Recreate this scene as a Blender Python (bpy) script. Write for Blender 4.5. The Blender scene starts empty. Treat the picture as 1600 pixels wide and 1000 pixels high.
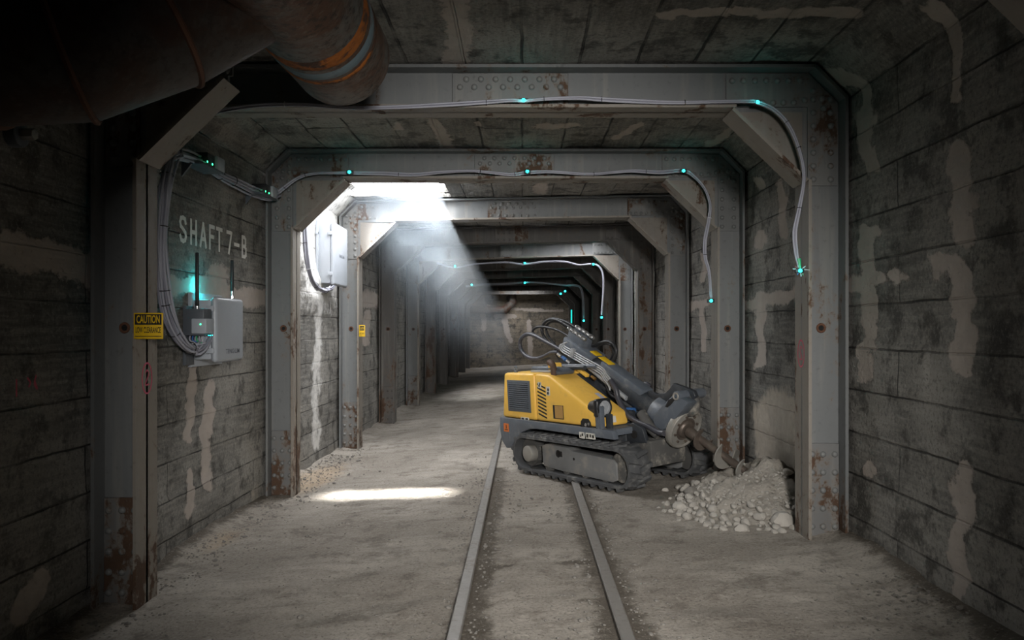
import bpy, bmesh, math, random
import numpy as np
from mathutils import Vector, Matrix
random.seed(7); rng = np.random.default_rng(7)
PI = math.pi
SC = bpy.context.scene
COL = SC.collection
CAMZ = 1.413            # lens height; the tunnel runs along +y
F = 1200.0              # focal length in pixels of the 1600x1000 frame

def wp(px, py, y):      # a photo pixel at distance y -> point
    return Vector(((px-818)*y/F, y, CAMZ+(515-py)*y/F))
def floor_z(x): return 0.0554*x

# ------------------------------------------------------------------ objects
def tag(o, label=None, cat=None, group=None, kind=None):
    if label: o['label'] = label
    if cat: o['category'] = cat
    if group: o['group'] = group
    if kind: o['kind'] = kind
    return o
def empty(name, loc=(0,0,0), label=None, cat=None, group=None):
    o = bpy.data.objects.new(name, None); COL.objects.link(o)
    o.location = loc; o.empty_display_size = .1
    return tag(o, label, cat, group)
def link(name, me, parent=None, inv=True):
    o = bpy.data.objects.new(name, me); COL.objects.link(o)
    if parent is not None:
        o.parent = parent
        if inv:                      # geometry is given in world space
            bpy.context.view_layer.update()
            o.matrix_parent_inverse = parent.matrix_world.inverted()
    return o
def finish(me, mat, smooth=40):
    for m in (mat if isinstance(mat, (list, tuple)) else [mat]): me.materials.append(m)
    if smooth:
        me.shade_smooth(); me.set_sharp_from_angle(angle=math.radians(smooth))
def smooth_path(pts, n=6):
    pts = [Vector(p) for p in pts]
    if len(pts) < 3: return pts
    out = []
    P = [pts[0]*2-pts[1]] + pts + [pts[-1]*2-pts[-2]]
    for i in range(1, len(P)-2):
        a, b, c, d = P[i-1], P[i], P[i+1], P[i+2]
        for k in range(n):
            t = k/n
            out.append(.5*((2*b)+(c-a)*t+(2*a-5*b+4*c-d)*t*t+(3*b-a-3*c+d)*t**3))
    out.append(pts[-1]); return out
class MB:
    """collects shapes, then links them as one mesh object"""
    def __init__(s, M=None): s.bm = bmesh.new(); s.M = M or Matrix()
    def quad(s, vs):
        return s.bm.faces.new([s.bm.verts.new(Vector(v)) for v in vs])
    def box(s, lo, hi, bevel=0, M=None, seg=2):
        c = [(a+b)/2 for a, b in zip(lo, hi)]; d = [abs(b-a) for a, b in zip(lo, hi)]
        m = Matrix.Translation(c) @ Matrix.Diagonal((*d, 1))
        if M is not None: m = M @ m
        g = bmesh.ops.create_cube(s.bm, size=1, matrix=m)
        if bevel:
            es = list({e for v in g['verts'] for e in v.link_edges})
            bmesh.ops.bevel(s.bm, geom=es, offset=bevel, segments=seg, affect='EDGES', profile=.5)
        return s
    def prism(s, pts, vec, bevel=0, seg=2):
        """polygon swept along vec"""
        vec = Vector(vec); a = [s.bm.verts.new(Vector(p)) for p in pts]; b = [s.bm.verts.new(Vector(p)+vec) for p in pts]
        n = len(a); fs = []
        fs.append(s.bm.faces.new(a)); fs.append(s.bm.faces.new(b[::-1]))
        for i in range(n): fs.append(s.bm.faces.new((a[(i+1) % n], a[i], b[i], b[(i+1) % n])))
        bmesh.ops.recalc_face_normals(s.bm, faces=fs)
        if bevel:
            es = list({e for f in fs for e in f.edges})
            bmesh.ops.bevel(s.bm, geom=es, offset=bevel, segments=seg, affect='EDGES', profile=.5)
        return s
    def cyl(s, a, b, r, r2=None, n=20, bevel=0):
        a, b = Vector(a), Vector(b); d = b-a
        q = d.to_track_quat('Z', 'Y').to_matrix().to_4x4()
        g = bmesh.ops.create_cone(s.bm, cap_ends=True, segments=n, radius1=r, radius2=r if r2 is None else r2, depth=d.length, matrix=Matrix.Translation((a+b)/2) @ q)
        if bevel:
            es = [e for e in {e for v in g['verts'] for e in v.link_edges} if len(e.link_faces) == 2 and max(len(f.verts) for f in e.link_faces) > 4]
            bmesh.ops.bevel(s.bm, geom=es, offset=bevel, segments=2, affect='EDGES', profile=.5)
        return s
    def tube(s, pts, r, n=8, sm=6, caps=True, ridge=0, hollow=False):
        P = smooth_path(pts, sm) if sm else [Vector(p) for p in pts]
        rings = []; up = None
        for i, p in enumerate(P):
            t = (P[min(i+1, len(P)-1)]-P[max(i-1, 0)]).normalized()
            if up is None: up = t.orthogonal().normalized()
            up = (up-t*up.dot(t)).normalized(); w = t.cross(up)
            rr = (r[i] if isinstance(r, (list, tuple)) else r)
            if ridge and i % 2: rr *= 1-ridge
            rings.append([s.bm.verts.new(p+up*math.cos(2*PI*k/n)*rr+w*math.sin(2*PI*k/n)*rr) for k in range(n)])
        for A, B in zip(rings, rings[1:]):
            for k in range(n): s.bm.faces.new((A[k], A[(k+1) % n], B[(k+1) % n], B[k]))
        if caps:
            s.bm.faces.new(rings[0][::-1]); s.bm.faces.new(rings[-1])
        return s
    def ring(s, c, axis, R, r, n=20, m=6, tilt=0):
        c, axis = Vector(c), Vector(axis).normalized(); u = axis.orthogonal().normalized(); w = axis.cross(u)
        pts = [c+u*math.cos(2*PI*k/n)*R+w*math.sin(2*PI*k/n)*R for k in range(n)]
        rings = []
        for k, p in enumerate(pts):
            o = (p-c).normalized()
            rings.append([s.bm.verts.new(p+o*math.cos(2*PI*j/m)*r+axis*math.sin(2*PI*j/m)*r) for j in range(m)])
        for k in range(n):
            A, B = rings[k], rings[(k+1) % n]
            for j in range(m): s.bm.faces.new((A[j], B[j], B[(j+1) % m], A[(j+1) % m]))
        return s
    def dome(s, c, axis, r, h=.6, n=10):
        c, axis = Vector(c), Vector(axis).normalized(); u = axis.orthogonal().normalized(); w = axis.cross(u)
        prev = None
        for k in range(4):
            a = k/4*PI/2
            R = [s.bm.verts.new(c+axis*math.sin(a)*r*h+(u*math.cos(2*PI*j/n)+w*math.sin(2*PI*j/n))*r*math.cos(a)) for j in range(n)]
            if prev:
                for j in range(n): s.bm.faces.new((prev[j], prev[(j+1) % n], R[(j+1) % n], R[j]))
            prev = R
        s.bm.faces.new(prev); return s
    def rock(s, c, r, seed, flat=.75, sub=2, sq=(1, 1, 1)):
        g = bmesh.ops.create_icosphere(s.bm, subdivisions=sub, radius=1)
        R = random.Random(seed); ax = [(Vector((R.gauss(0, 1), R.gauss(0, 1), R.gauss(0, 1))).normalized(), R.uniform(.55, .9)) for _ in range(9)]
        rot = Matrix.Rotation(R.uniform(0, 6.28), 3, 'Z')
        for v in g['verts']:
            p = v.co.copy()
            for n_, d in ax:
                q = p.dot(n_)
                if q > d: p -= n_*(q-d)*.9
            p = Vector((p.x*sq[0], p.y*sq[1], p.z*flat*sq[2]))
            v.co = Vector(c)+rot @ (p*r)
        return s
    def build(s, name, mat, parent=None, smooth=40, inv=True, xf=None):
        bmesh.ops.recalc_face_normals(s.bm, faces=s.bm.faces)
        if s.M != Matrix(): bmesh.ops.transform(s.bm, matrix=s.M, verts=s.bm.verts)
        me = bpy.data.meshes.new(name); s.bm.to_mesh(me); s.bm.free()
        finish(me, mat, smooth)
        return link(name, me, parent, inv)

# ------------------------------------------------------------------ noise in numpy
def _h(ix, iy, seed):
    n = (ix.astype(np.int64)*374761393+iy.astype(np.int64)*668265263+seed*974634777) & 0x7fffffff
    n = ((n ^ (n >> 13))*1274126177) & 0x7fffffff
    return ((n ^ (n >> 16)) & 0xffff)/65535.0
def vnoise(x, y, seed=0, octv=4):
    tot = 0; amp = 1; s = 0
    for k in range(octv):
        fx, fy = np.floor(x), np.floor(y); u, v = x-fx, y-fy
        u = u*u*(3-2*u); v = v*v*(3-2*v)
        a = _h(fx, fy, seed+k); b = _h(fx+1, fy, seed+k); c = _h(fx, fy+1, seed+k); d = _h(fx+1, fy+1, seed+k)
        tot = tot+amp*((a*(1-u)+b*u)*(1-v)+(c*(1-u)+d*u)*v); s += amp
        amp *= .5; x = x*2+17.3; y = y*2+9.1
    return tot/s
def seg_dist(px, py, pts):
    d = np.full(px.shape, 1e9)
    for (ax, ay), (bx, by) in zip(pts, pts[1:]):
        vx, vy = bx-ax, by-ay; L = vx*vx+vy*vy+1e-9
        t = np.clip(((px-ax)*vx+(py-ay)*vy)/L, 0, 1)
        d = np.minimum(d, np.hypot(px-ax-t*vx, py-ay-t*vy))
    return d
def grid_mesh(name, P, attrs, mat, keep=None, kind='structure'):
    """P: (nu, nv, 3) array -> mesh; attrs: {name: (nu, nv)}"""
    nu, nv = P.shape[:2]; me = bpy.data.meshes.new(name)
    idx = np.arange(nu*nv).reshape(nu, nv)
    q = np.stack([idx[:-1, :-1], idx[1:, :-1], idx[1:, 1:], idx[:-1, 1:]], -1)
    q = q[keep] if keep is not None else q.reshape(-1, 4)
    me.from_pydata(P.reshape(-1, 3).tolist(), [], q.reshape(-1, 4).tolist())
    for k, v in attrs.items():
        a = me.attributes.new(k, 'FLOAT', 'POINT'); a.data.foreach_set('value', np.ascontiguousarray(v, dtype=np.float32).ravel())
    finish(me, mat, 0); me.shade_smooth()
    o = link(name, me); tag(o, kind=kind)
    return o

# ------------------------------------------------------------------ materials
class NT:
    def __init__(s, name):
        s.m = bpy.data.materials.new(name); s.m.use_nodes = True; s.t = s.m.node_tree
        s.t.nodes.clear(); s.out = s.t.nodes.new('ShaderNodeOutputMaterial')
    def n(s, typ, **kw):
        o = s.t.nodes.new('ShaderNode'+typ)
        for k, v in kw.items(): setattr(o, k, v)
        return o
    def set(s, sock, v):
        if isinstance(v, bpy.types.NodeSocket): s.t.links.new(v, sock)
        elif v is not None:
            if sock.type == 'RGBA' and not isinstance(v, (int, float)) and len(v) == 3: v = (*v, 1)
            sock.default_value = v
    def math(s, op, a, b=None, clamp=False):
        o = s.n('Math', operation=op, use_clamp=clamp); s.set(o.inputs[0], a)
        if b is not None: s.set(o.inputs[1], b)
        return o.outputs[0]
    def mix(s, f, a, b, mode='MIX'):
        o = s.n('Mix', data_type='RGBA', blend_type=mode); o.clamp_factor = True
        s.set(o.inputs[0], f); s.set(o.inputs[6], a); s.set(o.inputs[7], b); return o.outputs[2]
    def noise(s, vec, scale, detail=4, rough=.55, dist=0):
        o = s.n('TexNoise'); s.set(o.inputs['Vector'], vec); o.inputs['Scale'].default_value = scale
        o.inputs['Detail'].default_value = detail; o.inputs['Roughness'].default_value = rough; o.inputs['Distortion'].default_value = dist
        return o.outputs[0]
    def ramp(s, f, lo, hi, a=0., b=1.):
        o = s.n('MapRange'); o.interpolation_type = 'SMOOTHSTEP'
        s.set(o.inputs[0], f); s.set(o.inputs[1], lo); s.set(o.inputs[2], hi); s.set(o.inputs[3], a); s.set(o.inputs[4], b)
        return o.outputs[0]
    def pos(s): return s.n('NewGeometry').outputs['Position']
    def obj(s): return s.n('TexCoord').outputs['Object']
    def scale(s, vec, sc):
        o = s.n('VectorMath', operation='MULTIPLY'); s.set(o.inputs[0], vec); o.inputs[1].default_value = sc; return o.outputs[0]
    def attr(s, name): return s.n('Attribute', attribute_name=name).outputs['Fac']
    def bump(s, h, dist, strength=1, normal=None):
        o = s.n('Bump'); o.inputs['Strength'].default_value = strength; o.inputs['Distance'].default_value = dist
        s.set(o.inputs['Height'], h)
        if normal is not None: s.set(o.inputs['Normal'], normal)
        return o.outputs[0]
    def bsdf(s, col, rough=.8, metal=0., normal=None, spec=.4, **kw):
        o = s.n('BsdfPrincipled'); s.set(o.inputs['Base Color'], col); s.set(o.inputs['Roughness'], rough); s.set(o.inputs['Metallic'], metal)
        s.set(o.inputs['Specular IOR Level'], spec)
        if normal is not None: s.set(o.inputs['Normal'], normal)
        for k, v in kw.items(): s.set(o.inputs[k.replace('_', ' ')], v)
        s.t.links.new(o.outputs[0], s.out.inputs[0]); return s.m

def concrete(name, axis, row, width, tint=(1, 1, 1)):
    t = NT(name); p = t.pos()
    sep = t.n('SeparateXYZ'); t.set(sep.inputs[0], p)
    cmb = t.n('CombineXYZ')
    if axis == 'wall': t.set(cmb.inputs[0], sep.outputs[1]); t.set(cmb.inputs[1], sep.outputs[2])
    elif axis == 'end': t.set(cmb.inputs[0], sep.outputs[0]); t.set(cmb.inputs[1], sep.outputs[2])
    else: t.set(cmb.inputs[0], sep.outputs[1]); t.set(cmb.inputs[1], sep.outputs[0])
    wob = t.n('TexNoise'); t.set(wob.inputs['Vector'], cmb.outputs[0]); wob.inputs['Scale'].default_value = 3.5; wob.inputs['Detail'].default_value = 5
    wv = t.n('VectorMath', operation='MULTIPLY_ADD'); t.set(wv.inputs[0], wob.outputs[1]); wv.inputs[1].default_value = (.035, .022, 0); t.set(wv.inputs[2], cmb.outputs[0])
    br = t.n('TexBrick', offset=.37, squash=1); t.set(br.inputs['Vector'], wv.outputs[0])
    for k, v in {'Color1': (0, 0, 0, 1), 'Color2': (1, 1, 1, 1), 'Mortar': (.5, .5, .5, 1), 'Scale': 1., 'Mortar Size': .011 if axis == 'ceil' else .007, 'Mortar Smooth': .6, 'Bias': 0., 'Brick Width': width, 'Row Height': row}.items(): br.inputs[k].default_value = v
    grain = t.noise(t.scale(cmb.outputs[0], (1.2, 14, 1)), 2.2, 6, .65)
    big = t.noise(p, .9, 5, .6, .4); mid = t.noise(p, 5, 6, .65); fine = t.noise(p, 48, 4, .7)
    c = t.mix(t.ramp(big, .3, .72), (.125*tint[0], .12*tint[1], .11*tint[2]), (.36*tint[0], .345*tint[1], .315*tint[2]))
    c = t.mix(t.math('MULTIPLY', br.outputs[0], .55), c, t.mix(.5, c, (.09, .088, .082)))
    c = t.mix(t.ramp(grain, .35, .75, 0, .5), c, (.42*tint[0], .405*tint[1], .37*tint[2]))
    c = t.mix(t.ramp(mid, .5, .64, 0, .8), c, (.07, .067, .061))
    c = t.mix(t.ramp(fine, .5, .68, 0, .55), c, (.06, .058, .055)); c = t.mix(t.ramp(fine, .46, .3, 0, .35), c, (.5, .48, .44))
    gap = t.math('MULTIPLY', br.outputs[1], t.ramp(t.noise(p, 2.3, 3), .36, .6, .25, 1))
    c = t.mix(t.math('MULTIPLY', gap, .85), c, (.03, .029, .028))
    pt = t.math('ADD', t.attr('patch'), t.math('MULTIPLY', t.math('SUBTRACT', t.noise(p, 13, 7, .75), .5), 1.7))
    pm = t.ramp(pt, .46, .7)
    pc = t.mix(t.noise(p, 9, 5, .6), (.42, .365, .325), (.6, .535, .48))
    c = t.mix(t.math('MULTIPLY', pm, .9), c, pc)
    tn = t.math('ADD', t.attr('tan'), t.math('MULTIPLY', t.math('SUBTRACT', t.noise(t.scale(p, (1, 1, .35)), 20, 5, .7), .5), .7))
    c = t.mix(t.ramp(tn, .4, .7), c, t.mix(t.noise(p, 14, 5, .7), (.38, .33, .265), (.66, .6, .52)))
    wh = t.math('ADD', t.attr('white'), t.math('MULTIPLY', t.math('SUBTRACT', t.noise(p, 9, 6, .75), .5), 1.3))
    c = t.mix(t.ramp(wh, .35, .75, 0, .85), c, (.78, .77, .74))
    vor = t.n('TexVoronoi'); t.set(vor.inputs['Vector'], p); vor.inputs['Scale'].default_value = 26
    pit = t.ramp(vor.outputs['Distance'], .06, .2)
    h = t.math('ADD', t.math('MULTIPLY', gap, -1.4), t.math('MULTIPLY', mid, .9))
    h = t.math('ADD', h, t.math('MULTIPLY', fine, .5)); h = t.math('ADD', h, t.math('MULTIPLY', grain, .6))
    h = t.math('ADD', h, t.math('MULTIPLY', br.outputs[0], .35)); h = t.math('ADD', h, t.math('MULTIPLY', pit, .35))
    h = t.math('ADD', h, t.math('MULTIPLY', pm, .5))
    return t.bsdf(c, .88, 0, t.bump(h, .02, .75), .25)

def steel(name, rust_amt=.0, paint=(.142, .148, .149), seed=0):
    t = NT(name); p = t.pos(); sep = t.n('SeparateXYZ'); t.set(sep.inputs[0], p)
    a = t.noise(t.scale(p, (1, 1, .45)), 2.6+seed, 7, .68, .3); b = t.noise(p, 23, 5, .7); st = t.noise(t.scale(p, (9, 9, .5)), 1.6, 4, .6)
    c = t.mix(t.noise(p, 1.3, 4), paint, tuple(x*1.35 for x in paint))
    c = t.mix(t.ramp(st, .5, .75, 0, .5), c, (.27, .26, .235))
    c = t.mix(t.ramp(b, .55, .75, 0, .5), c, tuple(x*.5 for x in paint))
    low = t.ramp(sep.outputs[2], .05, .9, .06, 0.)
    r = t.math('ADD', t.math('ADD', a, t.math('MULTIPLY', t.math('SUBTRACT', b, .5), .28)), t.math('ADD', low, rust_amt))
    rust = t.mix(b, (.045, .026, .018), (.13, .075, .045))
    m = t.ramp(r, .62, .69)
    c = t.mix(t.ramp(r, .575, .66, 0, .5), c, (.2, .155, .115)); c = t.mix(m, c, rust)
    h = t.math('ADD', t.math('MULTIPLY', b, .5), t.math('MULTIPLY', m, -.8))
    return t.bsdf(c, t.ramp(m, 0, 1, .55, .9), 0., t.bump(h, .004, .6), .45)

def simple(name, col, rough=.5, metal=0., spec=.5, var=.25, bscale=30, bump=.002, dirt=None, dirt_amt=.5):
    t = NT(name); p = t.obj(); n = t.noise(p, bscale, 5, .65); n2 = t.noise(p, 4, 5, .6)
    c = t.mix(n2, tuple(x*(1-var) for x in col), tuple(min(1, x*(1+var)) for x in col))
    if dirt: c = t.mix(t.ramp(t.math('ADD', t.math('MULTIPLY', n, .5), t.math('MULTIPLY', n2, .5)), .5, .66, 0, dirt_amt), c, dirt)
    return t.bsdf(c, t.ramp(n, .2, .8, max(0, rough-.1), min(1, rough+.12)), metal, t.bump(n, bump, .5), spec)
def glow(name, col, s):
    t = NT(name); e = t.n('Emission'); t.set(e.inputs[0], col); e.inputs[1].default_value = s
    t.t.links.new(e.outputs[0], t.out.inputs[0]); return t.m

M = {}
M['wall'] = concrete('board_marked_concrete', 'wall', .262, 2.6)
M['ceil'] = concrete('board_marked_ceiling', 'ceil', .36, 3.2)
M['endwall'] = concrete('brown_concrete', 'end', .26, 2.6, (1.0, .88, .74))
M['steel'] = steel('painted_steel', .012); M['steel_rusty'] = steel('rusty_painted_steel', .05, (.142, .145, .143), 1)
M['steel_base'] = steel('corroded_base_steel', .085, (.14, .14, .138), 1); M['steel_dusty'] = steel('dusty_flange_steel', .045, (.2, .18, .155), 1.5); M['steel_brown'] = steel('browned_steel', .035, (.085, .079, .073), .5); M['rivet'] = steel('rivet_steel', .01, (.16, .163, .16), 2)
M['dark_hole'] = simple('dark_hole', (.012, .011, .01), .9)
M['rust'] = simple('rust', (.13, .06, .035), .9, dirt=(.05, .03, .022))
M['cable'] = simple('grey_cable', (.38, .385, .44), .45, var=.1)
M['cable_dark'] = simple('dark_grey_cable', (.24, .24, .29), .45, var=.1)
M['tie'] = simple('black_nylon', (.015, .015, .016), .5)
M['tie_white'] = simple('white_nylon', (.7, .7, .7), .5)
M['plastic'] = simple('grey_enclosure_plastic', (.4, .43, .47), .42, var=.05, bscale=90, bump=.0006)
M['plastic_dark'] = simple('dark_grey_plastic', (.09, .1, .115), .45, var=.08)
M['black'] = simple('black_plastic', (.014, .015, .017), .4)
M['printing'] = simple('grey_printing', (.1, .11, .14), .6)
M['sign_yellow'] = simple('sign_yellow', (.72, .45, .012), .45, var=.1, dirt=(.3, .2, .05), dirt_amt=.35)
M['sign_black'] = simple('sign_black', (.018, .016, .014), .5)
M['wire_green'] = simple('green_wire', (.05, .35, .16), .4); M['wire_red'] = simple('red_wire', (.4, .04, .05), .4); M['wire_blue'] = simple('blue_wire', (.06, .16, .45), .4)
M['led'] = glow('teal_led', (.02, .85, .8), 7); M['strip'] = glow('teal_strip', (.02, .7, .6), 1.2); M['led_green'] = glow('green_led', (.05, 1, .35), 4)
M['rail'] = simple('rail_steel', (.3, .285, .265), .5, .25, var=.2, dirt=(.17, .13, .1), dirt_amt=.6)
M['pink'] = simple('pink_spray_paint', (.55, .1, .16), .8)
# machine
M['yellow'] = simple('machine_yellow', (.84, .5, .085), .42, var=.07, bscale=14, bump=.001, dirt=(.55, .36, .1), dirt_amt=.35)
M['mgrey'] = simple('machine_grey', (.105, .12, .142), .42, var=.2, bscale=18, dirt=(.26, .26, .25), dirt_amt=.45)
M['mdark'] = simple('machine_dark_grey', (.032, .036, .042), .45, var=.2, bscale=18, dirt=(.12, .12, .115), dirt_amt=.4)
M['mud'] = simple('muddy_machine_steel', (.08, .078, .074), .75, var=.3, bscale=12, dirt=(.36, .33, .28), dirt_amt=.8)
M['rubber'] = simple('track_rubber', (.075, .077, .08), .62, var=.25, bscale=14, dirt=(.24, .235, .22), dirt_amt=.75)
M['tframe'] = simple('dusty_track_frame', (.17, .172, .172), .6, var=.3, bscale=9, dirt=(.3, .27, .23), dirt_amt=.75)
M['hose'] = simple('hose_rubber', (.02, .02, .022), .5); M['hose_wrap'] = simple('spiral_hose_wrap', (.05, .05, .06), .42, dirt=(.2, .19, .18), dirt_amt=.3)
M['pipe'] = simple('zinc_pipe', (.4, .41, .42), .4, .3, var=.12)
M['chrome'] = simple('bright_fitting', (.6, .6, .6), .25, .9, var=.15)
M['worn'] = simple('worn_bare_steel', (.34, .325, .295), .42, .35, var=.25, bscale=16, dirt=(.28, .25, .2), dirt_amt=.6)
M['auger'] = simple('auger_steel', (.16, .13, .11), .45, .55, var=.3, bscale=14, dirt=(.25, .21, .17), dirt_amt=.5)
M['lens'] = simple('lamp_lens', (.6, .62, .64), .12, .5, var=.1)
M['stick'] = simple('white_sticker', (.62, .6, .54), .5, dirt=(.25, .24, .22), dirt_amt=.7); M['orange'] = simple('orange_sticker', (.62, .17, .04), .5)
M['rope'] = simple('brown_filter', (.42, .24, .07), .7, var=.3, bscale=60); M['blue'] = simple('blue_cap', (.04, .12, .3), .4)
M['exhaust'] = simple('burnt_exhaust', (.1, .06, .04), .7, .3)
M['rock'] = simple('pale_rock', (.41, .385, .345), .9, var=.22, bscale=22, bump=.006, dirt=(.3, .28, .25), dirt_amt=.5)
M['rock_dark'] = simple('dusty_dark_rock', (.2, .185, .165), .9, var=.25, bscale=22, bump=.006)

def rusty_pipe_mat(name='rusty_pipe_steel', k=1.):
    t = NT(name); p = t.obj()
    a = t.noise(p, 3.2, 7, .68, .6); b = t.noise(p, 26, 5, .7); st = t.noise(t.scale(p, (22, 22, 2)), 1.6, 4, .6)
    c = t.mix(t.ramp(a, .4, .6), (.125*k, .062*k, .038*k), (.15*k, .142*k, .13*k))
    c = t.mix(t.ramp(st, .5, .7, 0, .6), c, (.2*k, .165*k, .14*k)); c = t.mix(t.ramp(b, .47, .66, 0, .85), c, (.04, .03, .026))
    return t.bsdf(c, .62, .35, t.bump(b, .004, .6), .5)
def weld_mat():
    t = NT('rust_weld_band'); p = t.obj(); n = t.noise(p, 7, 5, .7, .5); f = t.noise(p, 45, 4, .7)
    c = t.mix(t.ramp(n, .42, .56), (.085, .045, .03), t.mix(f, (.3, .08, .015), (.5, .17, .03)))
    return t.bsdf(c, .8, 0, t.bump(t.math('ADD', n, f), .012, .9), .3)
M['bigpipe'] = rusty_pipe_mat(); M['shadepipe'] = rusty_pipe_mat('shade_darkened_pipe_steel', .45); M['weld'] = weld_mat(); M['weld_plain'] = simple('orange_rust_weld', (.4, .115, .02), .8, var=.5, bscale=30, bump=.012, dirt=(.09, .045, .03), dirt_amt=.95)  # second pipe steel is a darker copy, shade under the roof put into its colour
M['bluepaint'] = simple('faded_blue_band', (.16, .22, .25), .7, var=.3, dirt=(.16, .07, .04), dirt_amt=.7)

def floor_mat():
    t = NT('dusty_floor'); p = t.pos()
    big = t.noise(p, .8, 5, .6, .3); mid = t.noise(p, 4.5, 6, .66); fine = t.noise(p, 55, 4, .75); str_ = t.noise(t.scale(p, (1.3, 5, 1)), 2.1, 5, .65)
    c = t.mix(t.ramp(big, .35, .7), (.3, .27, .232), (.48, .44, .385))
    c = t.mix(t.ramp(str_, .45, .7, 0, .55), c, (.23, .205, .175)); c = t.mix(t.ramp(mid, .5, .66, 0, .65), c, (.18, .155, .13))
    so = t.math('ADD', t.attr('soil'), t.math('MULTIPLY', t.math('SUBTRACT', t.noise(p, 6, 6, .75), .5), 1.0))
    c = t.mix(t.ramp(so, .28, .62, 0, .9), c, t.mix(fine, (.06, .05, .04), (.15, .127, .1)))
    ta = t.math('ADD', t.attr('tan'), t.math('MULTIPLY', t.math('SUBTRACT', t.noise(p, 7, 5, .7), .5), .6))
    c = t.mix(t.ramp(ta, .35, .8, 0, .7), c, (.46, .35, .24))
    c = t.mix(t.ramp(fine, .52, .68, 0, .6), c, (.09, .078, .065)); c = t.mix(t.ramp(fine, .46, .3, 0, .45), c, (.62, .58, .5))
    vor = t.n('TexVoronoi'); t.set(vor.inputs['Vector'], p); vor.inputs['Scale'].default_value = 34
    sp = t.ramp(vor.outputs['Distance'], .05, .16, 1, 0); spm = t.math('MULTIPLY', sp, t.ramp(t.noise(p, 3, 3), .5, .6))
    c = t.mix(t.math('MULTIPLY', spm, .6), c, (.09, .08, .07))
    h = t.math('ADD', t.math('MULTIPLY', fine, .5), t.math('ADD', t.math('MULTIPLY', mid, .9), t.math('MULTIPLY', spm, .6)))
    return t.bsdf(c, .92, 0, t.bump(h, .022, .8), .2)
M['floor'] = floor_mat()
def rubble_mat():
    t = NT('crushed_rubble'); p = t.pos(); f = t.noise(p, 40, 5, .75); m = t.noise(p, 9, 5, .65)
    c = t.mix(m, (.36, .33, .285), (.54, .5, .44)); c = t.mix(t.ramp(f, .55, .75, 0, .5), c, (.2, .18, .15))
    c = t.mix(t.ramp(t.attr('soil'), .4, .6), c, (.1, .085, .07))
    return t.bsdf(c, .95, 0, t.bump(t.math('ADD', f, m), .03, .9), .15)
M['rubble'] = rubble_mat()

# ------------------------------------------------------------------ the room
WL, WR, ZC, CH = -2.40, 2.06, 3.09, .22
YB, YE = -3.0, 31.0
YS = np.concatenate([np.arange(YB, 2.6, .1), np.arange(2.6, 7.8, .028), np.arange(7.8, 12.4, .05), np.arange(12.4, YE+.24, .25)])
def to_px(X, Y, Z):
    Y = np.maximum(Y, .05); return 818+F*X/Y, 515-F*(Z-CAMZ)/Y
def stain(px, py, strokes, seed):
    m = np.zeros(px.shape)
    jx = (vnoise(px/26, py/26, seed, 3)-.5)*26; jy = (vnoise(px/26+50, py/26, seed+5, 3)-.5)*26
    for pts, w in strokes:
        if len(pts) == 1: pts = [pts[0], (pts[0][0]+1, pts[0][1])]
        d = seg_dist(px+jx*min(1, w/22), py+jy*min(1, w/22), pts)/(w*.5)
        m = np.maximum(m, np.clip(1.5-d, 0, 1))
    return m
def wall(name, xw, sgn, strokes, extra):
    zs = np.concatenate([np.arange(-.3, ZC-CH, .035), np.linspace(ZC-CH, ZC+.09, 11)])
    Y, Z = np.meshgrid(YS, zs, indexing='ij')
    off = np.clip((Z-(ZC-CH))/CH, 0, 2)*CH
    course = np.floor(Z/.262); bo = (_h(course, np.floor((Y+course*.97)/2.6), 31)-.5)*.012
    n = (vnoise(Y*1.5, Z*1.5, 3)-.5)*.03+(vnoise(Y*9, Z*9, 8)-.5)*.008
    flat = np.clip(np.maximum(abs(Y-6.05)-.85, abs(Z-2.12)-.2)/.25, 0, 1)
    inward = np.clip(n+bo, -.03, .02)*(.1+.9*flat)
    px, py = to_px(np.full_like(Y, xw), Y, Z)
    at = {'patch': stain(px, py, strokes, 3), 'tan': np.zeros_like(Y), 'white': np.zeros_like(Y)}
    inward = inward + extra(Y, Z, px, py, at)
    X = xw+sgn*(off+inward)
    return grid_mesh(name, np.stack([X, Y, Z], -1), at, M['wall'])
def ex_left(Y, Z, px, py, at):
    w = stain(px, py, [([(497, 480), (495, 560), (493, 700)], 13), ([(505, 330), (500, 460)], 70), ([(540, 300), (500, 330)], 50)], 9)
    at['white'] = np.where((Y > 7.2) & (Y < 10), w*.58, 0)+np.where((Y > 7.2) & (Y < 9.9), .24*(vnoise(Y*2, Z*2, 4)), 0)
    b = np.exp(-((Y-8.75)/.45)**2-((Z-1.85)/.3)**2)+np.exp(-((Y-8.5)/.7)**2-((Z-2.95)/.25)**2)*.9   # bulging cement
    at['tan'] = np.where(Z < floor_z(WL)+.5, np.clip(.75-(Z-floor_z(WL))*2.2, 0, .55)*vnoise(Y*1.2, Z, 12), 0)*np.where((Y > 6.8) & (Y < 9.9), 1.5, .6)
    return b*.07*(.4+vnoise(Y*5, Z*5, 6))
def ex_right(Y, Z, px, py, at):
    m = np.clip(1.35-np.hypot((Y-6.15)/.75, (Z-.52)/.42), 0, 1)
    m = np.clip(m*1.6+(vnoise(Y*6, Z*6, 5)-.5)*.6, 0, 1)*np.where(m > 0, 1, 0)
    at['tan'] = m
    return -.05*m*vnoise(Y*9, Z*4, 2)
LEFT_ST = [([(-40, 385), (60, 400), (105, 412), (150, 425)], 62), ([(298, 545), (300, 600), (295, 690)], 17), ([(333, 600), (325, 660), (328, 760)], 17), ([(297, 735), (296, 805)], 14),
           ([(250, 450), (330, 450), (418, 468)], 34), ([(345, 425)], 40), ([(572, 470), (600, 472)], 26), ([(575, 490), (574, 540)], 12), ([(60, 900), (30, 960)], 30)]
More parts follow.
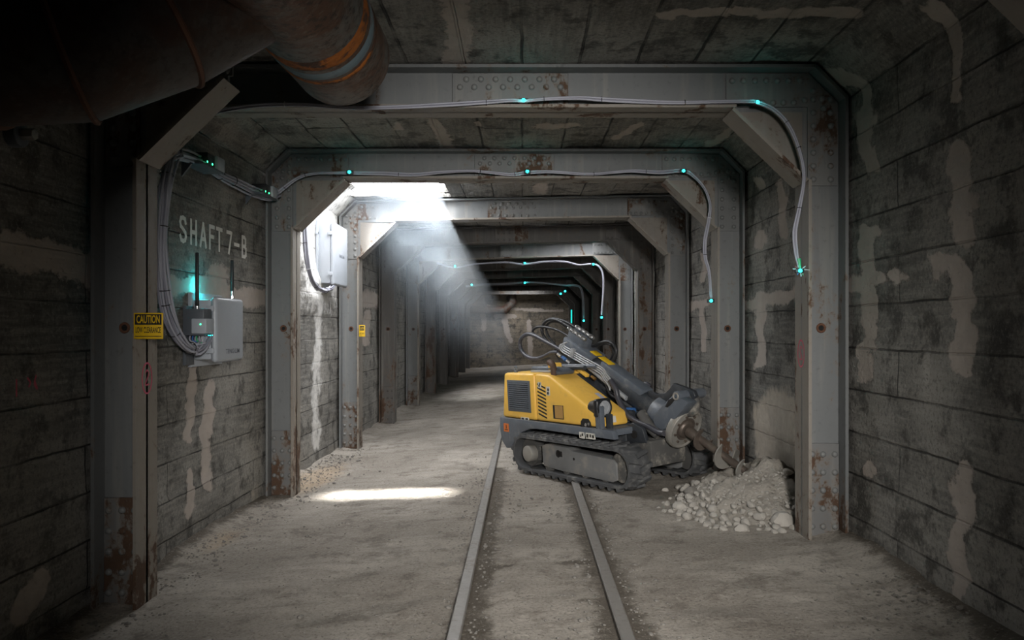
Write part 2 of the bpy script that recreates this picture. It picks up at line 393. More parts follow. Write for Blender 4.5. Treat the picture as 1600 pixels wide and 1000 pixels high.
RIGHT_ST = [([(1322, 108), (1352, 132), (1357, 200), (1354, 262)], 24), ([(1488, 10), (1497, 80), (1496, 150)], 28), ([(1502, 238), (1502, 310), (1507, 368)], 46), ([(1357, 362), (1360, 430), (1356, 500), (1355, 580)], 28),
            ([(1324, 440), (1378, 432)], 26), ([(1400, 432)], 30), ([(1465, 412), (1500, 422), (1506, 500), (1502, 575)], 38), ([(1500, 735), (1506, 790), (1500, 860), (1503, 925)], 30),
            ([(1190, 372)], 26), ([(1190, 288)], 20), ([(1189, 462), (1190, 570)], 15), ([(1168, 476), (1242, 460)], 24), ([(1221, 285), (1221, 372)], 13), ([(1076, 482), (1102, 470)], 18), ([(1099, 470), (1099, 545)], 10), ([(1097, 400), (1097, 440)], 9), ([(1362, 735)], 24)]
wall('wall_left', WL, 1, LEFT_ST, ex_left)
wall('wall_right', WR, -1, RIGHT_ST, ex_right)

# ceiling with the broken roof openings
xs = np.arange(WL+CH-.11, WR-CH+.12, .055); ys = np.concatenate([np.arange(YB, 3.4, .15), np.arange(3.4, 16, .055), np.arange(16, YE+.25, .25)])
X, Y = np.meshgrid(xs, ys, indexing='ij')
Z = ZC+(vnoise(X*1.5, Y*1.5, 21)-.5)*.03+(_h(np.floor(X/.36), np.floor(Y/3.2), 3)-.5)*.016
jag = (vnoise(X*3, Y*3, 41, 4)-.5)*.16
def rect(x0, x1, y0, y1): return np.minimum(np.minimum(X-x0, x1-X), np.minimum(Y-y0, y1-Y))+jag
HOLE = rect(-2.16, -.97, 7.36, 9.66)
HOLE2 = rect(.2, 1.2, 12.4, 14.25)
HOLE3 = rect(-.9, .6, 29.3, 29.9)
hm = np.maximum(np.maximum(HOLE, HOLE2), HOLE3)
hc = np.maximum(np.maximum(hm[:-1, :-1], hm[1:, 1:]), np.maximum(hm[1:, :-1], hm[:-1, 1:]))
keep = hc < .03
px, py = to_px(X, Y, Z)
CEIL_ST = [([(705, -20), (718, 55), (714, 104)], 48), ([(1040, 22), (1130, 20), (1340, 18)], 17), ([(682, 190), (700, 232)], 22), ([(838, 197), (905, 194)], 9), ([(1090, 245), (1140, 205)], 16), ([(1000, 195), (960, 215)], 10), ([(840, 292)], 30), ([(745, 195)], 12), ([(620, 205)], 20)]
at = {'patch': stain(px, py, CEIL_ST, 13), 'tan': np.zeros_like(X), 'white': np.zeros_like(X)}
ceil = grid_mesh('ceiling', np.stack([X, Y, Z], -1), at, M['ceil'], keep)
bm = bmesh.new(); bm.from_mesh(ceil.data)      # the slab's broken thickness round each opening
bm.verts.ensure_lookup_table()
bd = [e for e in bm.edges if len(e.link_faces) == 1 and all(WL+CH+.06 < v.co.x < WR-CH-.06 and YB+.2 < v.co.y < YE-.2 for v in e.verts)]
r = bmesh.ops.extrude_edge_only(bm, edges=bd)
for v in [g for g in r['geom'] if isinstance(g, bmesh.types.BMVert)]: v.co.z += .07
for v in [v for v in bm.verts if len(v.link_faces) == 0]: bm.verts.remove(v)
bm.to_mesh(ceil.data); bm.free(); ceil.data.shade_smooth(); ceil.data.set_sharp_from_angle(angle=.7)

# end walls
def endwall(name, y):
    X, Z = np.meshgrid(np.arange(WL-.1, WR+.15, .08), np.arange(-.4, ZC+.1, .08), indexing='ij')
    px, py = to_px(X, np.full_like(X, y), Z); st = [([(752, 490), (755, 512)], 9), ([(790, 500), (797, 530)], 9), ([(775, 495), (805, 492)], 8), ([(828, 500), (830, 560)], 9), ([(760, 478), (880, 486)], 5)]
    return grid_mesh(name, np.stack([X, np.full_like(X, y)+(vnoise(X*2, Z*2, 4)-.5)*.04, Z], -1), {'patch': stain(px, py, st, 5) if y > 0 else np.zeros_like(X), 'tan': np.full_like(X, .15), 'white': np.zeros_like(X)}, M['endwall'])
endwall('wall_end', YE-.1); endwall('wall_rear', YB+.1)

# floor
fx = np.arange(WL-.15, WR+.2, .04); fy = np.concatenate([np.arange(YB, 2.2, .12), np.arange(2.2, 8.4, .03), np.arange(8.4, 14, .08), np.arange(14, YE+.3, .3)])
X, Y = np.meshgrid(fx, fy, indexing='ij')
RAILX = (-.3215, .4635)
nz = (vnoise(X*1.1, Y*1.1, 51)-.5)*.04+(vnoise(X*5, Y*5, 52)-.5)*.02+(vnoise(X*16, Y*16, 53)-.5)*.008
dr = np.minimum(abs(X-RAILX[0]), abs(X-RAILX[1]))
nz = nz*np.clip(dr/.25, .25, 1)
wedge = np.clip(.2-np.minimum(X-WL, WR-X), 0, .2)
nz += wedge*.45*vnoise(X*3, Y*2.2, 55)
Z = floor_z(X)+nz-.012
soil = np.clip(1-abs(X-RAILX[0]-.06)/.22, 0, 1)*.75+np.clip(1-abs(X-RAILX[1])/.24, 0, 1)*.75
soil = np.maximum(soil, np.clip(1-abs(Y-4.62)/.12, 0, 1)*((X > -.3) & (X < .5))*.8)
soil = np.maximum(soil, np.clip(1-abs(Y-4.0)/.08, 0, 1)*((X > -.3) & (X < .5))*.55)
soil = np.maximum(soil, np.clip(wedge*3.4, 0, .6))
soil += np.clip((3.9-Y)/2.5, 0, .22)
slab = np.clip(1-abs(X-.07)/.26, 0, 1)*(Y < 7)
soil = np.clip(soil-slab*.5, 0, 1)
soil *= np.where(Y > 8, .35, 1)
tan = np.clip(1-np.hypot((X-WL-.25)/.45, (Y-8)/1.7), 0, 1)+np.clip(1-np.hypot((X-WL-.2)/.3, (Y-5.6)/.9), 0, 1)*.7
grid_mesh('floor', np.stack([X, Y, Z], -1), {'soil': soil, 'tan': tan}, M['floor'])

# ------------------------------------------------------------------ rails
def rail(x, y0, y1, label):
    mb = MB(); z = floor_z(x)
    pr = [(-.06, -.05), (-.06, -.035), (-.014, -.02), (-.014, .0), (-.03, .004), (-.032, .03), (-.026, .036), (.026, .036), (.032, .03), (.03, .004), (.014, 0), (.014, -.02), (.06, -.035), (.06, -.05)]
    mb.prism([(x+a, y0, z+b-.012) for a, b in pr], (0, y1-y0, 0))
    o = mb.build('track_rail', M['rail']); tag(o, label, 'rail', 'rails of the narrow mine track')
rail(RAILX[0], 1.2, 13.0, 'steel floor rail nearer the SHAFT 7-B wall, running unbroken past the machine')
rail(RAILX[1], 1.2, 9.0, 'steel floor rail that disappears under the near crawler track')

# ------------------------------------------------------------------ steel frames
XL, XR = -2.118, 1.782; WB = .25; ZB = 2.803; FW = .12; TK = .02
_t = MB(); _t.dome((0, 0, 0), (0, -1, 0), .0205, .9); bmesh.ops.recalc_face_normals(_t.bm, faces=_t.bm.faces)
RIV = bpy.data.meshes.new('rivet'); _t.bm.to_mesh(RIV); _t.bm.free(); finish(RIV, M['rivet'], 60)

def frame(yl, yr, label, detail=2, only=None, name='steel_support_frame', cut=WL+.02, dull=False):
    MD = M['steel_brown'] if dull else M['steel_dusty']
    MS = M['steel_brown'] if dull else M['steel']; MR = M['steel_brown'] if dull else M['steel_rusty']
    """H-section frame; detail 2: rivets as their own pieces, 1: rivets in the plates, 0: few"""
    e = empty(name, (0, yr, 0), label, 'support frame', 'steel frames along the tunnel')
    def sy(x): return yr if only else yr+(yl-yr)*(XR-x)/(XR-XL)
    def add_rivets(plate, pts, yf):
        if detail == 2:
            for x, z in pts:
                o = bpy.data.objects.new('rivet', RIV); COL.objects.link(o); o.parent = plate; o.location = (x, yf(x), z)
    bpy.context.view_layer.update()
    cz = 3.073
    # beam
    x0, x1 = XL-WB, XR+WB
    if only != 'left':
        mb = MB(); bx0 = x0 if only != 'right' else cut
        c = .2
        def bar(xa, xb, za, zb, hw):       # a piece following the frame's slight skew
            mb.bm.faces.ensure_lookup_table()
            P = [(xa, sy(xa)-hw, za), (xb, sy(xb)-hw, za), (xb, sy(xb)-hw, zb), (xa, sy(xa)-hw, zb)]
            A = [mb.bm.verts.new(p) for p in P]; B = [mb.bm.verts.new((p[0], p[1]+2*hw, p[2])) for p in P]
            mb.bm.faces.new(A); mb.bm.faces.new(B[::-1])
            for i in range(4): mb.bm.faces.new((A[(i+1) % 4], A[i], B[i], B[(i+1) % 4]))
        lx = (x0+c) if only != 'right' else bx0
        bar(lx, x1-c, ZB, cz, TK/2-.002)
        bar(lx, x1-c, cz-TK, cz, FW)
        mb.build('beam', MS, e); mb = MB()
        bar((XL+.46) if only != 'right' else bx0, XR-.45, ZB, ZB+TK, FW)
        mb.build('bottom_flange', MD, e)
        # splice plate
        mb = MB(); a, b = (-.455, .285) if cut < -1 else (0, .6)
        mb.box((a, sy(-.08)-TK/2-.014, ZB+TK+.004), (b, sy(-.08)-TK/2, cz-TK-.004), .003, seg=1)
        sp = [(a+.05+k*(b-a-.1)/7, z) for k in range(8) for z in (ZB+.055, ZB+.155)]+[(a+.09+k*(b-a-.18)/6, ZB+.205) for k in range(7)]
        if detail == 1:
            for x, z in sp: mb.dome((x, sy(-.08)-TK/2-.014, z), (0, -1, 0), .017, .7, 6)
        o = mb.build('splice_plate', MR, e)
        add_rivets(o, sp, lambda x: sy(-.08)-TK/2-.014)
    for s, xi in ((-1, XL), (1, XR)):
        if only == 'left' and s > 0 or only == 'right' and s < 0: continue
        y = yl if s < 0 else yr; xo = xi+s*WB; zf = floor_z(xi)-.06
        def q(x, z, dy=0): return (x, y+dy, z)
        mb = MB()
        mb.box((min(xi, xo), y-TK/2, zf), (max(xi, xo), y+TK/2, cz-.2))
        ob = min(xo, xo-s*TK), max(xo, xo-s*TK)
        mb.box((ob[0], y-FW, zf), (ob[1], y+FW, cz-.2))
        ib = min(xi, xi+s*TK), max(xi, xi+s*TK)
        # chamfered outer corner flange and web
        mb.prism([q(xo, cz-.2, -FW), q(xo-s*.2, cz, -FW), q(xo-s*.2-s*.01, cz-TK, -FW), q(xo-s*TK, cz-.21, -FW)], (0, 2*FW, 0))
        mb.prism([q(xi, ZB, -TK/2), q(xi, cz-.2, -TK/2), q(xo, cz-.2, -TK/2), q(xo-s*.2, cz, -TK/2), q(xi-s*.05, cz, -TK/2), q(xi-s*.05, ZB, -TK/2)], (0, TK, 0))
        mb.build('column', MS, e)
        mb = MB(); mb.box((ib[0], y-FW, zf), (ib[1], y+FW, ZB-.45)); mb.build('inner_flange', MD, e)
        # knee brace: sloping flange and web
        bx, bz = xi-s*.465, ZB-.45
        mb = MB(); d = Vector((bx-xi, 0, ZB-bz)).normalized(); nrm = Vector((-d.z, 0, d.x))*(1 if s < 0 else -1)
        a, b = Vector((xi, y-FW, bz)), Vector((bx, y-FW, ZB))
        mb.prism([a, b, b+nrm*-TK*(1), a+nrm*-TK*(1)], (0, 2*FW, 0))
        mb.prism([q(xi, bz, -TK/2), q(bx, ZB, -TK/2), q(xi, ZB, -TK/2)], (0, TK, 0))
        mb.build('knee_brace', MD, e)
        # riveted corner plate
        mb = MB(); yf = -TK/2-.014
        far = xo-s*.74
        L = [(xo-s*.03, 2.33), (xo-s*.03, cz-.215), (xo-s*.21, cz-.03), (far, cz-.03), (far, ZB+.03), (xi+s*.03, ZB+.03), (xi+s*.03, 2.33)]
        mb.prism([q(px_, pz_, yf) for px_, pz_ in L], (0, .014, 0))
        rv = []
        for k in range(7): rv.append((xo-s*(.27+k*.072), cz-.075)); rv.append((xo-s*(.31+k*.066), ZB+.055))
        for k in range(7): rv.append((xo-s*.075, 2.37+k*.085)); rv.append((xo-s*.185, 2.37+k*.085))
        rv += [(xo-s*.13, cz-.19), (xo-s*.185, cz-.14), (xo-s*.24, cz-.2), (xo-s*.12, cz-.25)]
        if detail == 1:
            for x, z in rv: mb.dome((x, y+yf, z), (0, -1, 0), .0175, .7, 6)
        o = mb.build('gusset_plate', MR, e)
        add_rivets(o, rv, lambda x: y+yf)
        # base plate
        mb = MB(); bz0 = zf+.05; h = .6
        mb.box((min(xi+s*.022, xo-s*.022), y+yf-.004, bz0), (max(xi+s*.022, xo-s*.022), y-TK/2, bz0+h), .003, seg=1)
        rv = [(xi+s*f_, bz0+.07+k*.115) for k in range(5) for f_ in (.055, .125, .2)]
        if detail == 1:
            for x, z in rv: mb.dome((x, y+yf-.004, z), (0, -1, 0), .0175, .7, 6)
        o = mb.build('base_plate', MD if dull else M['steel_base'], e)
        add_rivets(o, rv, lambda x: y+yf-.004)
        # bolt hole with a rusty rim
        mb = MB(); hx = xi+s*.12; hz = CAMZ+.01
        mb.ring((hx, y-TK/2-.002, hz), (0, 1, 0), .024, .008, 16)
        o = mb.build('bolt_hole', M['rust'], e); mb = MB(); mb.cyl((hx, y-TK/2-.003, hz), (hx, y, hz), .022, n=14)
        mb.build('hole_bore', M['dark_hole'], o, inv=True)
    return e
frame(2.48, 2.48, 'dark steel frame passing overhead of the viewer, only its knee brace showing', 1, 'right', cut=-.2)
e = frame(4.32, 4.92, 'nearest full riveted steel frame, its beam crossing under the rusty pipes', 2, 'right')
# the same frame's other leg stands a step nearer; it hangs on the same beam
e2 = frame(4.32, 4.92, None, 2, 'left', 'leg_frame')
for k in ('category', 'group', 'label'):
    if k in e2: del e2[k]
bpy.context.view_layer.update()
for ch in list(e2.children):
    mw = ch.matrix_world.copy(); ch.parent = e; ch.matrix_parent_inverse = e.matrix_world.inverted()
bpy.data.objects.remove(e2)
mb = MB(); mb.box((XL-WB, 4.30, ZB-.0), (-1.655, 4.33, ZC+.005)); mb.box((XL-WB, 4.33, ZB+.26), (XL-WB+.02, 5.04, ZC-.02))
mb.build('gusset_plate', M['steel'], e)
frame(7.17, 7.17, 'riveted steel frame just past the SHAFT 7-B lettering, with a teal-lit cable along its beam', 2)
frame(9.98, 9.55, 'brightly daylit steel frame behind the roof opening, with a small yellow tag on its leg', 2)
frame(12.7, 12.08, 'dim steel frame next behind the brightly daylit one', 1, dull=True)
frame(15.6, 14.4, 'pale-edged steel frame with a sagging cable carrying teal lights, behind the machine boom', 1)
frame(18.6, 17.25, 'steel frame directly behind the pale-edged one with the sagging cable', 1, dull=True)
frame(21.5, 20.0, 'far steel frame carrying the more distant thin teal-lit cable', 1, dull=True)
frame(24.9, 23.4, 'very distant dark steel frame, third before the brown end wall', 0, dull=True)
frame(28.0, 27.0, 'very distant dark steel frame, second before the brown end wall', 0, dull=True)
frame(30.4, 30.2, 'last steel frame, framing the brown end wall', 0, dull=True)

# ------------------------------------------------------------------ cables
def bundle(name, pts, n, rad, label, ties=(), led_gap=(), sp=1.0, group='grey cable bundles', mats=None):
    P = smooth_path(pts, 6)
    e = empty(name, P[0], label, 'cables', group); bpy.context.view_layer.update()
    T = [(P[min(i+1, len(P)-1)]-P[max(i-1, 0)]).normalized() for i in range(len(P))]
    for k in range(n):
        ph = random.uniform(0, 6.28); a0 = 2*PI*k/max(1, n); R = rad*1.25*sp*(.55+.5*(k % 2)) if n > 1 else 0
        out = []
        for i, p in enumerate(P):
            u = T[i].cross(Vector((0, 1, 0)))
            if u.length < .2: u = T[i].cross(Vector((1, 0, 0)))
            u.normalize(); w = T[i].cross(u)
            a = a0+.35*math.sin(i*.11+ph); RR = R*(1+.35*math.sin(i*.19+ph*2))
            out.append(p+u*math.cos(a)*RR+w*math.sin(a)*RR)
        MB().tube(out, rad, 6, 0).build('cable', (mats or [M['cable'], M['cable'], M['cable_dark']])[k % 3], e, 80)
    for f in ties:
        i = min(len(P)-2, max(1, int(f*(len(P)-1))))
        R = rad*(1.25*sp+1.15) if n > 1 else rad*1.3
        MB().ring(P[i], T[i], R, rad*.35, 14, 5).build('zip_tie', M['tie_white'] if f*1000 % 7 < 1 else M['tie'], e)
    return e
def onframe(lst, yl, yr, off=.125):
    out = []
    for a, b in lst:
        y = yr
        for _ in range(6): x = (a-818)*y/F; y = yr+(yl-yr)*(XR-x)/(XR-XL)-off
        out.append(wp(a, b, y))
    return out
def led(p, label, r=.012, power=.1, name='indicator_light'):
    e = empty(name, p, label, 'light', 'teal indicator lights on the cables'); p = Vector(p); bpy.context.view_layer.update()
    MB().box(p+Vector((-r*2.2, -r*.2, -r*1.2)), p+Vector((r*2.2, r*2.0, r*1.2)), r*.3).build('housing', M['tie'], e)
    g = MB(); bmesh.ops.create_icosphere(g.bm, subdivisions=2, radius=r, matrix=Matrix.Translation(p+Vector((0, -r*.5, 0)))); g.build('lens', M['led'], e)
    L = bpy.data.lights.new('led_glow', 'POINT'); L.energy = power; L.color = (.05, .9, .8); L.shadow_soft_size = r
    o = bpy.data.objects.new('led_glow', L); COL.objects.link(o); o.location = p+Vector((0, -r*3.5, r*.5))
def W(lst, y): return [wp(a, b, y) for a, b in lst]
# nearest beam
pn = W([(330, 176), (395, 165), (470, 163), (540, 168), (610, 168), (700, 164), (760, 160), (800, 157), (818, 158), (850, 155), (905, 153), (940, 155), (1000, 158), (1060, 160), (1120, 159), (1165, 159), (1183, 161)], 4.772)
pn2 = [wp(1183, 161, 4.79), wp(1212, 174, 4.78), wp(1236, 202, 4.77), (wp(1252, 245, 4.76)), wp(1256, 282, 4.75), wp(1249, 325, 4.75), wp(1242, 362, 4.75), wp(1244, 395, 4.75), wp(1249, 418, 4.75)]
bundle('cable_bundle', pn+pn2[1:], 7, .0062, 'grey cable bundle along the nearest steel beam, looping down its leg', (.07, .25, .38, .46, .55, .66, .74, .78, .88))
led(wp(818, 157, 4.77), 'teal light at mid-span of the nearest steel beam'); led(wp(1183, 160, 4.77), 'teal light where the nearest cable turns down at the knee brace'); led(wp(1250, 423, 4.73), 'teal light at the loose frayed end of the nearest hanging cable')
we = empty('frayed_wires', wp(1250, 424, 4.74), 'frayed wire ends splayed below the nearest hanging cable', 'wires'); bpy.context.view_layer.update()
for k, (dx, dz, mm) in enumerate([(-.05, .003, 'tie_white'), (.055, -.004, 'tie_white'), (-.02, -.035, 'wire_blue'), (.018, -.04, 'wire_green'), (.03, .02, 'tie_white'), (-.035, .02, 'wire_red'), (.004, -.045, 'tie_white')]):
    a = wp(1250, 421, 4.74); MB().tube([a, a+Vector((dx*.5, -.006, dz*.4)), a+Vector((dx, -.01, dz))], .0022, 5, 4).build('wire', M[mm], we)
a = wp(1248, 404, 4.745); MB().tube([a, wp(1250, 421, 4.742)], [.014, .008], 8, 0).build('sleeve', M['wire_green'], we)
# second frame
p2 = W([(432, 303), (441, 295), (465, 278), (490, 271), (520, 270), (546, 270), (600, 271), (645, 273), (690, 269), (735, 267), (765, 269), (800, 272), (824, 269), (860, 268), (920, 272), (960, 269), (990, 267), (1030, 269), (1068, 267), (1086, 277), (1102, 296), (1110, 320), (1108, 345), (1102, 376), (1102, 402), (1108, 425), (1111, 465)], 7.0)
bundle('cable_bundle', p2, 6, .0075, 'grey cable bundle along the second beam, past the SHAFT 7-B lettering', (.05, .1, .25, .37, .43, .55, .64, .84, .92))
for q, l in (((546, 269), 'teal light beside the white roof opening'), ((824, 268), 'teal light at mid-span of the second beam'), ((1068, 267), 'bright teal light at the turn of the second cable'), ((1111, 470), 'teal light at the lower end of the second hanging cable')): led(wp(*q, 6.96), l, .014, .12)
p5 = onframe([(683, 411), (711, 418), (740, 413), (790, 410), (817, 413), (850, 409), (882, 409), (905, 414), (930, 413), (941, 425), (943, 450), (940, 492)], 15.6, 14.4)
bundle('cable_bundle', p5, 4, .011, 'sagging grey cable on the pale-edged frame behind the boom', (.3, .6))
for q, l in (((711, 416), 'teal light on the sagging cable, in the sunbeam haze'), ((820, 411), 'teal light at the middle of the sagging far cable'), ((927, 413), 'teal light at the turn of the sagging far cable'), ((940, 496), 'teal light at the end of the sagging far cable, above the boom hoses')): led(onframe([q], 15.6, 14.4, .14)[0], l, .02, .2)
p7 = onframe([(728, 447), (760, 444), (800, 443), (822, 441), (850, 442), (880, 445), (905, 447), (911, 465), (912, 498)], 21.5, 20.0)
bundle('cable_bundle', p7, 2, .013, 'thin cable on the far frame, fourth of the teal-lit cables')
for q, l in (((737, 445), 'pale teal light at one end of the most distant cable'), ((820, 442), 'teal light at the middle of the most distant cable'), ((876, 459), 'brightest of the distant teal lights near the far frame corner'), ((883, 455), 'faint distant teal light next to the brightest one'), ((912, 501), 'teal light at the hanging end of the most distant cable')): led(onframe([q], 21.5, 20.0, .14)[0], l, .026, .3)
# teal light strip on a distant post
tag(MB().box(wp(892, 506, 23.25), wp(893.8, 484, 23.29)).build('light_strip', M['strip'], None), 'thin vertical teal light strip on a distant frame leg', 'light')

# big bundle by the caution sign, down to the radio box
def lw(px, py, x): y = x*F/(px-818); return Vector((x, y, CAMZ+(515-py)*y/F))
pb = [lw(272, 236, -2.31), lw(266, 250, -2.31), lw(260, 280, -2.31), lw(256, 330, -2.315), lw(253, 380, -2.315), lw(254, 430, -2.315), lw(258, 475, -2.315), lw(268, 510, -2.31), lw(283, 534, -2.30), lw(300, 545, -2.29), lw(314, 541, -2.27), lw(322, 530, -2.26), lw(327, 520, -2.255)]
bundle('cable_bundle', pb, 14, .0085, 'thick grey cable bundle hanging beside the yellow caution sign', (.16, .3, .47, .51, .62, .74), sp=3.1)
ph = [lw(268, 244, -2.30), lw(280, 242, -2.30), lw(297, 247, -2.30), lw(318, 256, -2.31), lw(335, 268, -2.32), lw(352, 277, -2.32), lw(375, 288, -2.325), lw(398, 300, -2.325), lw(420, 306, -2.28), lw(433, 302, -2.24)]
bundle('cable_bundle', ph, 12, .009, 'grey cable bundle sagging between two wall brackets above the SHAFT 7-B lettering', (.5, .62), sp=2.7)
def bracket(px, py, label):
    c = lw(px, py, -2.33); e = empty('cable_bracket', c, label, 'bracket', 'cable brackets on the wall'); bpy.context.view_layer.update()
    x0 = WL+.022
    MB().box((x0, c.y-.2, c.z-.06), (x0+.15, c.y+.17, c.z-.045), .003).build('tray', M['plastic_dark'], e)
    MB().box((x0+.005, c.y+.06, c.z-.05), (x0+.15, c.y+.2, c.z+.055), .01).build('clamp', M['plastic'], e)
    MB().box((x0+.005, c.y-.07, c.z-.045), (x0+.13, c.y+.06, c.z+.05), .004).build('connector_block', M['black'], e)
    MB().prism([(x0, c.y-.2, c.z-.06), (x0+.07, c.y-.2, c.z-.06), (x0, c.y-.2, c.z-.15)], (0, .02, 0)).build('strut', M['plastic_dark'], e)
    for dy in (-.06, .03): MB().dome((x0+.131, c.y+dy-.02, c.z-.02), (1, 0, 0), .008).build('status_light', M['led_green'], e)
bracket(313, 252, 'grey cable bracket with green status lights, near the knee brace'); bracket(405, 298, 'grey cable bracket beside the second steel frame')

# ------------------------------------------------------------------ radio boxes
def rbox(name, label, x, y0, y1, z0, z1, dep):
    e = empty(name, (x, (y0+y1)/2, z0), label, 'radio box', 'grey radio enclosures on the wall'); bpy.context.view_layer.update()
    MB().box((x+.02, y0+.02, z0+.02), (x+dep-.05, y1-.02, z1-.02), .015).build('case', M['plastic'], e)
    MB().box((x+dep-.05, y0, z0), (x+dep, y1, z1), .028, seg=3).build('door', M['plastic'], e)
    for z in (z0+.09*(z1-z0)*5, z1-.2*(z1-z0)):
        pass
    for z in (z0+.18*(z1-z0), z1-.18*(z1-z0)):
        MB().box((x+dep-.075, y0-.012, z-.02), (x+dep-.02, y0+.01, z+.02), .004).build('latch', M['plastic'], e)
        MB().box((x-.0, y0-.03, z-.015), (x+.03, y0+.05, z+.015), .003).build('mounting_tab', M['plastic'], e)
    MB().box((x, y0-.01, z0-.03), (x+.03, y1+.01, z1+.03), .004).build('back_plate', M['plastic'], e)
    return e
def text(s, size, mat, name, parent, origin, xdir, zdir, off=0., width=None, height=None, ext=.0008, spacing=1.0, center=False):
    cu = bpy.data.curves.new('lettering', 'FONT'); cu.body = s; cu.size = 1; cu.offset = off; cu.extrude = 0; cu.space_character = spacing; cu.resolution_u = 4
    t = bpy.data.objects.new('lettering', cu); COL.objects.link(t); bpy.context.view_layer.update()
    me = bpy.data.meshes.new_from_object(t.evaluated_get(bpy.context.evaluated_depsgraph_get())); bpy.data.objects.remove(t)
    co = np.array([v.co[:] for v in me.vertices]); lo, hi = co.min(0), co.max(0)
    sx = (width or size)/(hi[0]-lo[0]) if width else size; sz = height/(hi[1]-lo[1]) if height else size
    xd, zd = Vector(xdir).normalized(), Vector(zdir).normalized(); o_ = Vector(origin)
    for v in me.vertices: v.co = o_+xd*((v.co.x-lo[0])*sx)+zd*((v.co.y-lo[1])*sz)
    me.materials.clear(); me.materials.append(mat)
    return link(name, me, parent)
b1 = rbox('radio_box', 'small grey radio box under the SHAFT 7-B lettering, with two black antennas', WL, 5.5, 6.03, 1.175, 1.65, .205)
X1 = WL+.205
text('TENG·LIM', .04, M['printing'], 'door_printing', b1, (X1+.0012, 5.66, 1.235), (0, 1, 0), (0, 0, 1), .01, .27, .035)
mb = MB(); mb.box((WL+.03, 5.36, 1.37), (WL+.17, 5.5, 1.56), .008); mb.build('radio_module', M['plastic_dark'], b1)
MB().box((WL+.085, 5.35, 1.385), (WL+.19, 5.49, 1.49), .006).build('module_cover', M['plastic'], b1)
MB().box((WL+.012, 5.38, 1.16), (WL+.035, 5.52, 1.58), .004).build('mounting_bracket', M['plastic_dark'], b1)
MB().dome((WL+.15, 5.349, 1.45), (0, -1, 0), .006).build('status_light', M['led_green'], b1)
def antenna(x, y, z0, z1, par):
    m = MB(); m.cyl((x, y, z0+.07), (x, y, z1), .0135, .0125, 14, .003); o = m.build('antenna', M['black'], par)
    m = MB(); m.cyl((x, y, z0), (x, y, z0+.035), .016, n=8); m.cyl((x, y, z0+.035), (x, y, z0+.07), .011, n=12); m.build('antenna_connector', M['chrome'], o)
antenna(WL+.105, 5.40, 1.51, 1.955, b1); antenna(WL+.15, 5.93, 1.64, 1.95, b1)
mb = MB(); mb.box((WL+.09, 5.375, 1.47), (WL+.12, 5.42, 1.53), .004); mb.build('antenna_bracket', M['black'], b1)
for k in range(7):
    a = Vector((WL+.06+k*.014, 5.40+.01*(k % 3), 1.385)); c = lw(318-k*1.3, 538, -2.27)
    MB().tube([a, a+Vector((.01, -.03+.004*k, -.05)), (a+c)/2+Vector((.03, 0, -.03)), c], .0055, 6, 6).build('patch_lead', [M['cable'], M['wire_blue'], M['cable'], M['wire_green'], M['cable'], M['tie_white'], M['cable']][k], b1)
for k in range(3): MB().dome((WL+.186, 5.40+.03*k, 1.372), (0, -1, -.5), .004).build('port_light', M['led'], b1)
L = bpy.data.lights.new('radio_glow', 'POINT'); L.shadow_soft_size = .012; L.energy = 1.6; L.color = (.03, .75, .8)
o = bpy.data.objects.new('radio_glow', L); COL.objects.link(o); o.location = (WL+.06, 5.6, 1.72)
b2 = rbox('radio_box', 'larger pale grey radio box in the daylight below the roof opening', WL, 8.87, 9.55, 1.93, 2.66, .215)
text('TENG·LIM', .04, M['printing'], 'door_printing', b2, (WL+.2165, 9.1, 2.27), (0, 1, 0), (0, 0, 1), .01, .25, .035)
pl = [lw(476, 352, -2.31), lw(477, 380, -2.3), lw(480, 410, -2.28), lw(487, 436, -2.26), lw(500, 452, -2.24), lw(513, 453, -2.22), lw(524, 442, -2.23), lw(527, 428, -2.24)]
bundle('cable_bundle', pl, 9, .0085, 'grey cable bundle looping up into the larger pale radio box', (.15, .35, .5, .68), sp=1.9)

# ------------------------------------------------------------------ signs and painted marks
sg = empty('caution_sign', (-2.05, 4.19, 1.36), 'yellow CAUTION LOW CLEARANCE sign on the steel leg', 'sign'); bpy.context.view_layer.update()
S0, S1, T0, T1 = -2.128, -1.967, 1.362, 1.505; ysg = 4.19
MB().box((S0, ysg, T0), (S1, ysg+.006, T1), .003).build('plate', M['sign_yellow'], sg)
MB().box((S0+.008, ysg-.0008, T0+.077), (S1-.008, ysg, T1-.008)).build('black_band', M['sign_black'], sg)
text('CAUTION', .05, M['sign_yellow'], 'lettering', sg, (S0+.017, ysg-.0016, T0+.085), (1, 0, 0), (0, 0, 1), .02, S1-S0-.034, .045)
text('LOW CLEARANCE', .05, M['sign_black'], 'lettering', sg, (S0+.012, ysg-.0008, T0+.033), (1, 0, 0), (0, 0, 1), .018, S1-S0-.024, .032)
MB().box((S0+.008, ysg-.0008, T0+.012), (S1-.008, ysg, T0+.016)).build('black_rule', M['sign_black'], sg)
MB().box((-2.118, ysg+.006, 1.42), (-2.06, 4.203, 1.45)).build('mounting_bracket', M['tie'], sg)
tg = empty('warning_tag', (-2.06, 9.83, 1.35), 'small yellow warning tag on the leg of the daylit frame', 'sign'); bpy.context.view_layer.update()
a, b = wp(561, 526, 9.84), wp(570.5, 508, 9.84)
MB().box((a.x, 9.835, a.z), (b.x, 9.84, b.z), .002).build('plate', M['sign_yellow'], tg)
MB().box((a.x+.01, 9.834, (a.z+b.z)/2+.005), (b.x-.01, 9.835, b.z-.01)).build('black_band', M['sign_black'], tg)
text('CAUTION', .05, M['sign_yellow'], 'lettering', tg, (a.x+.014, 9.8332, (a.z+b.z)/2+.018), (1, 0, 0), (0, 0, 1), .01, b.x-a.x-.028, .03)
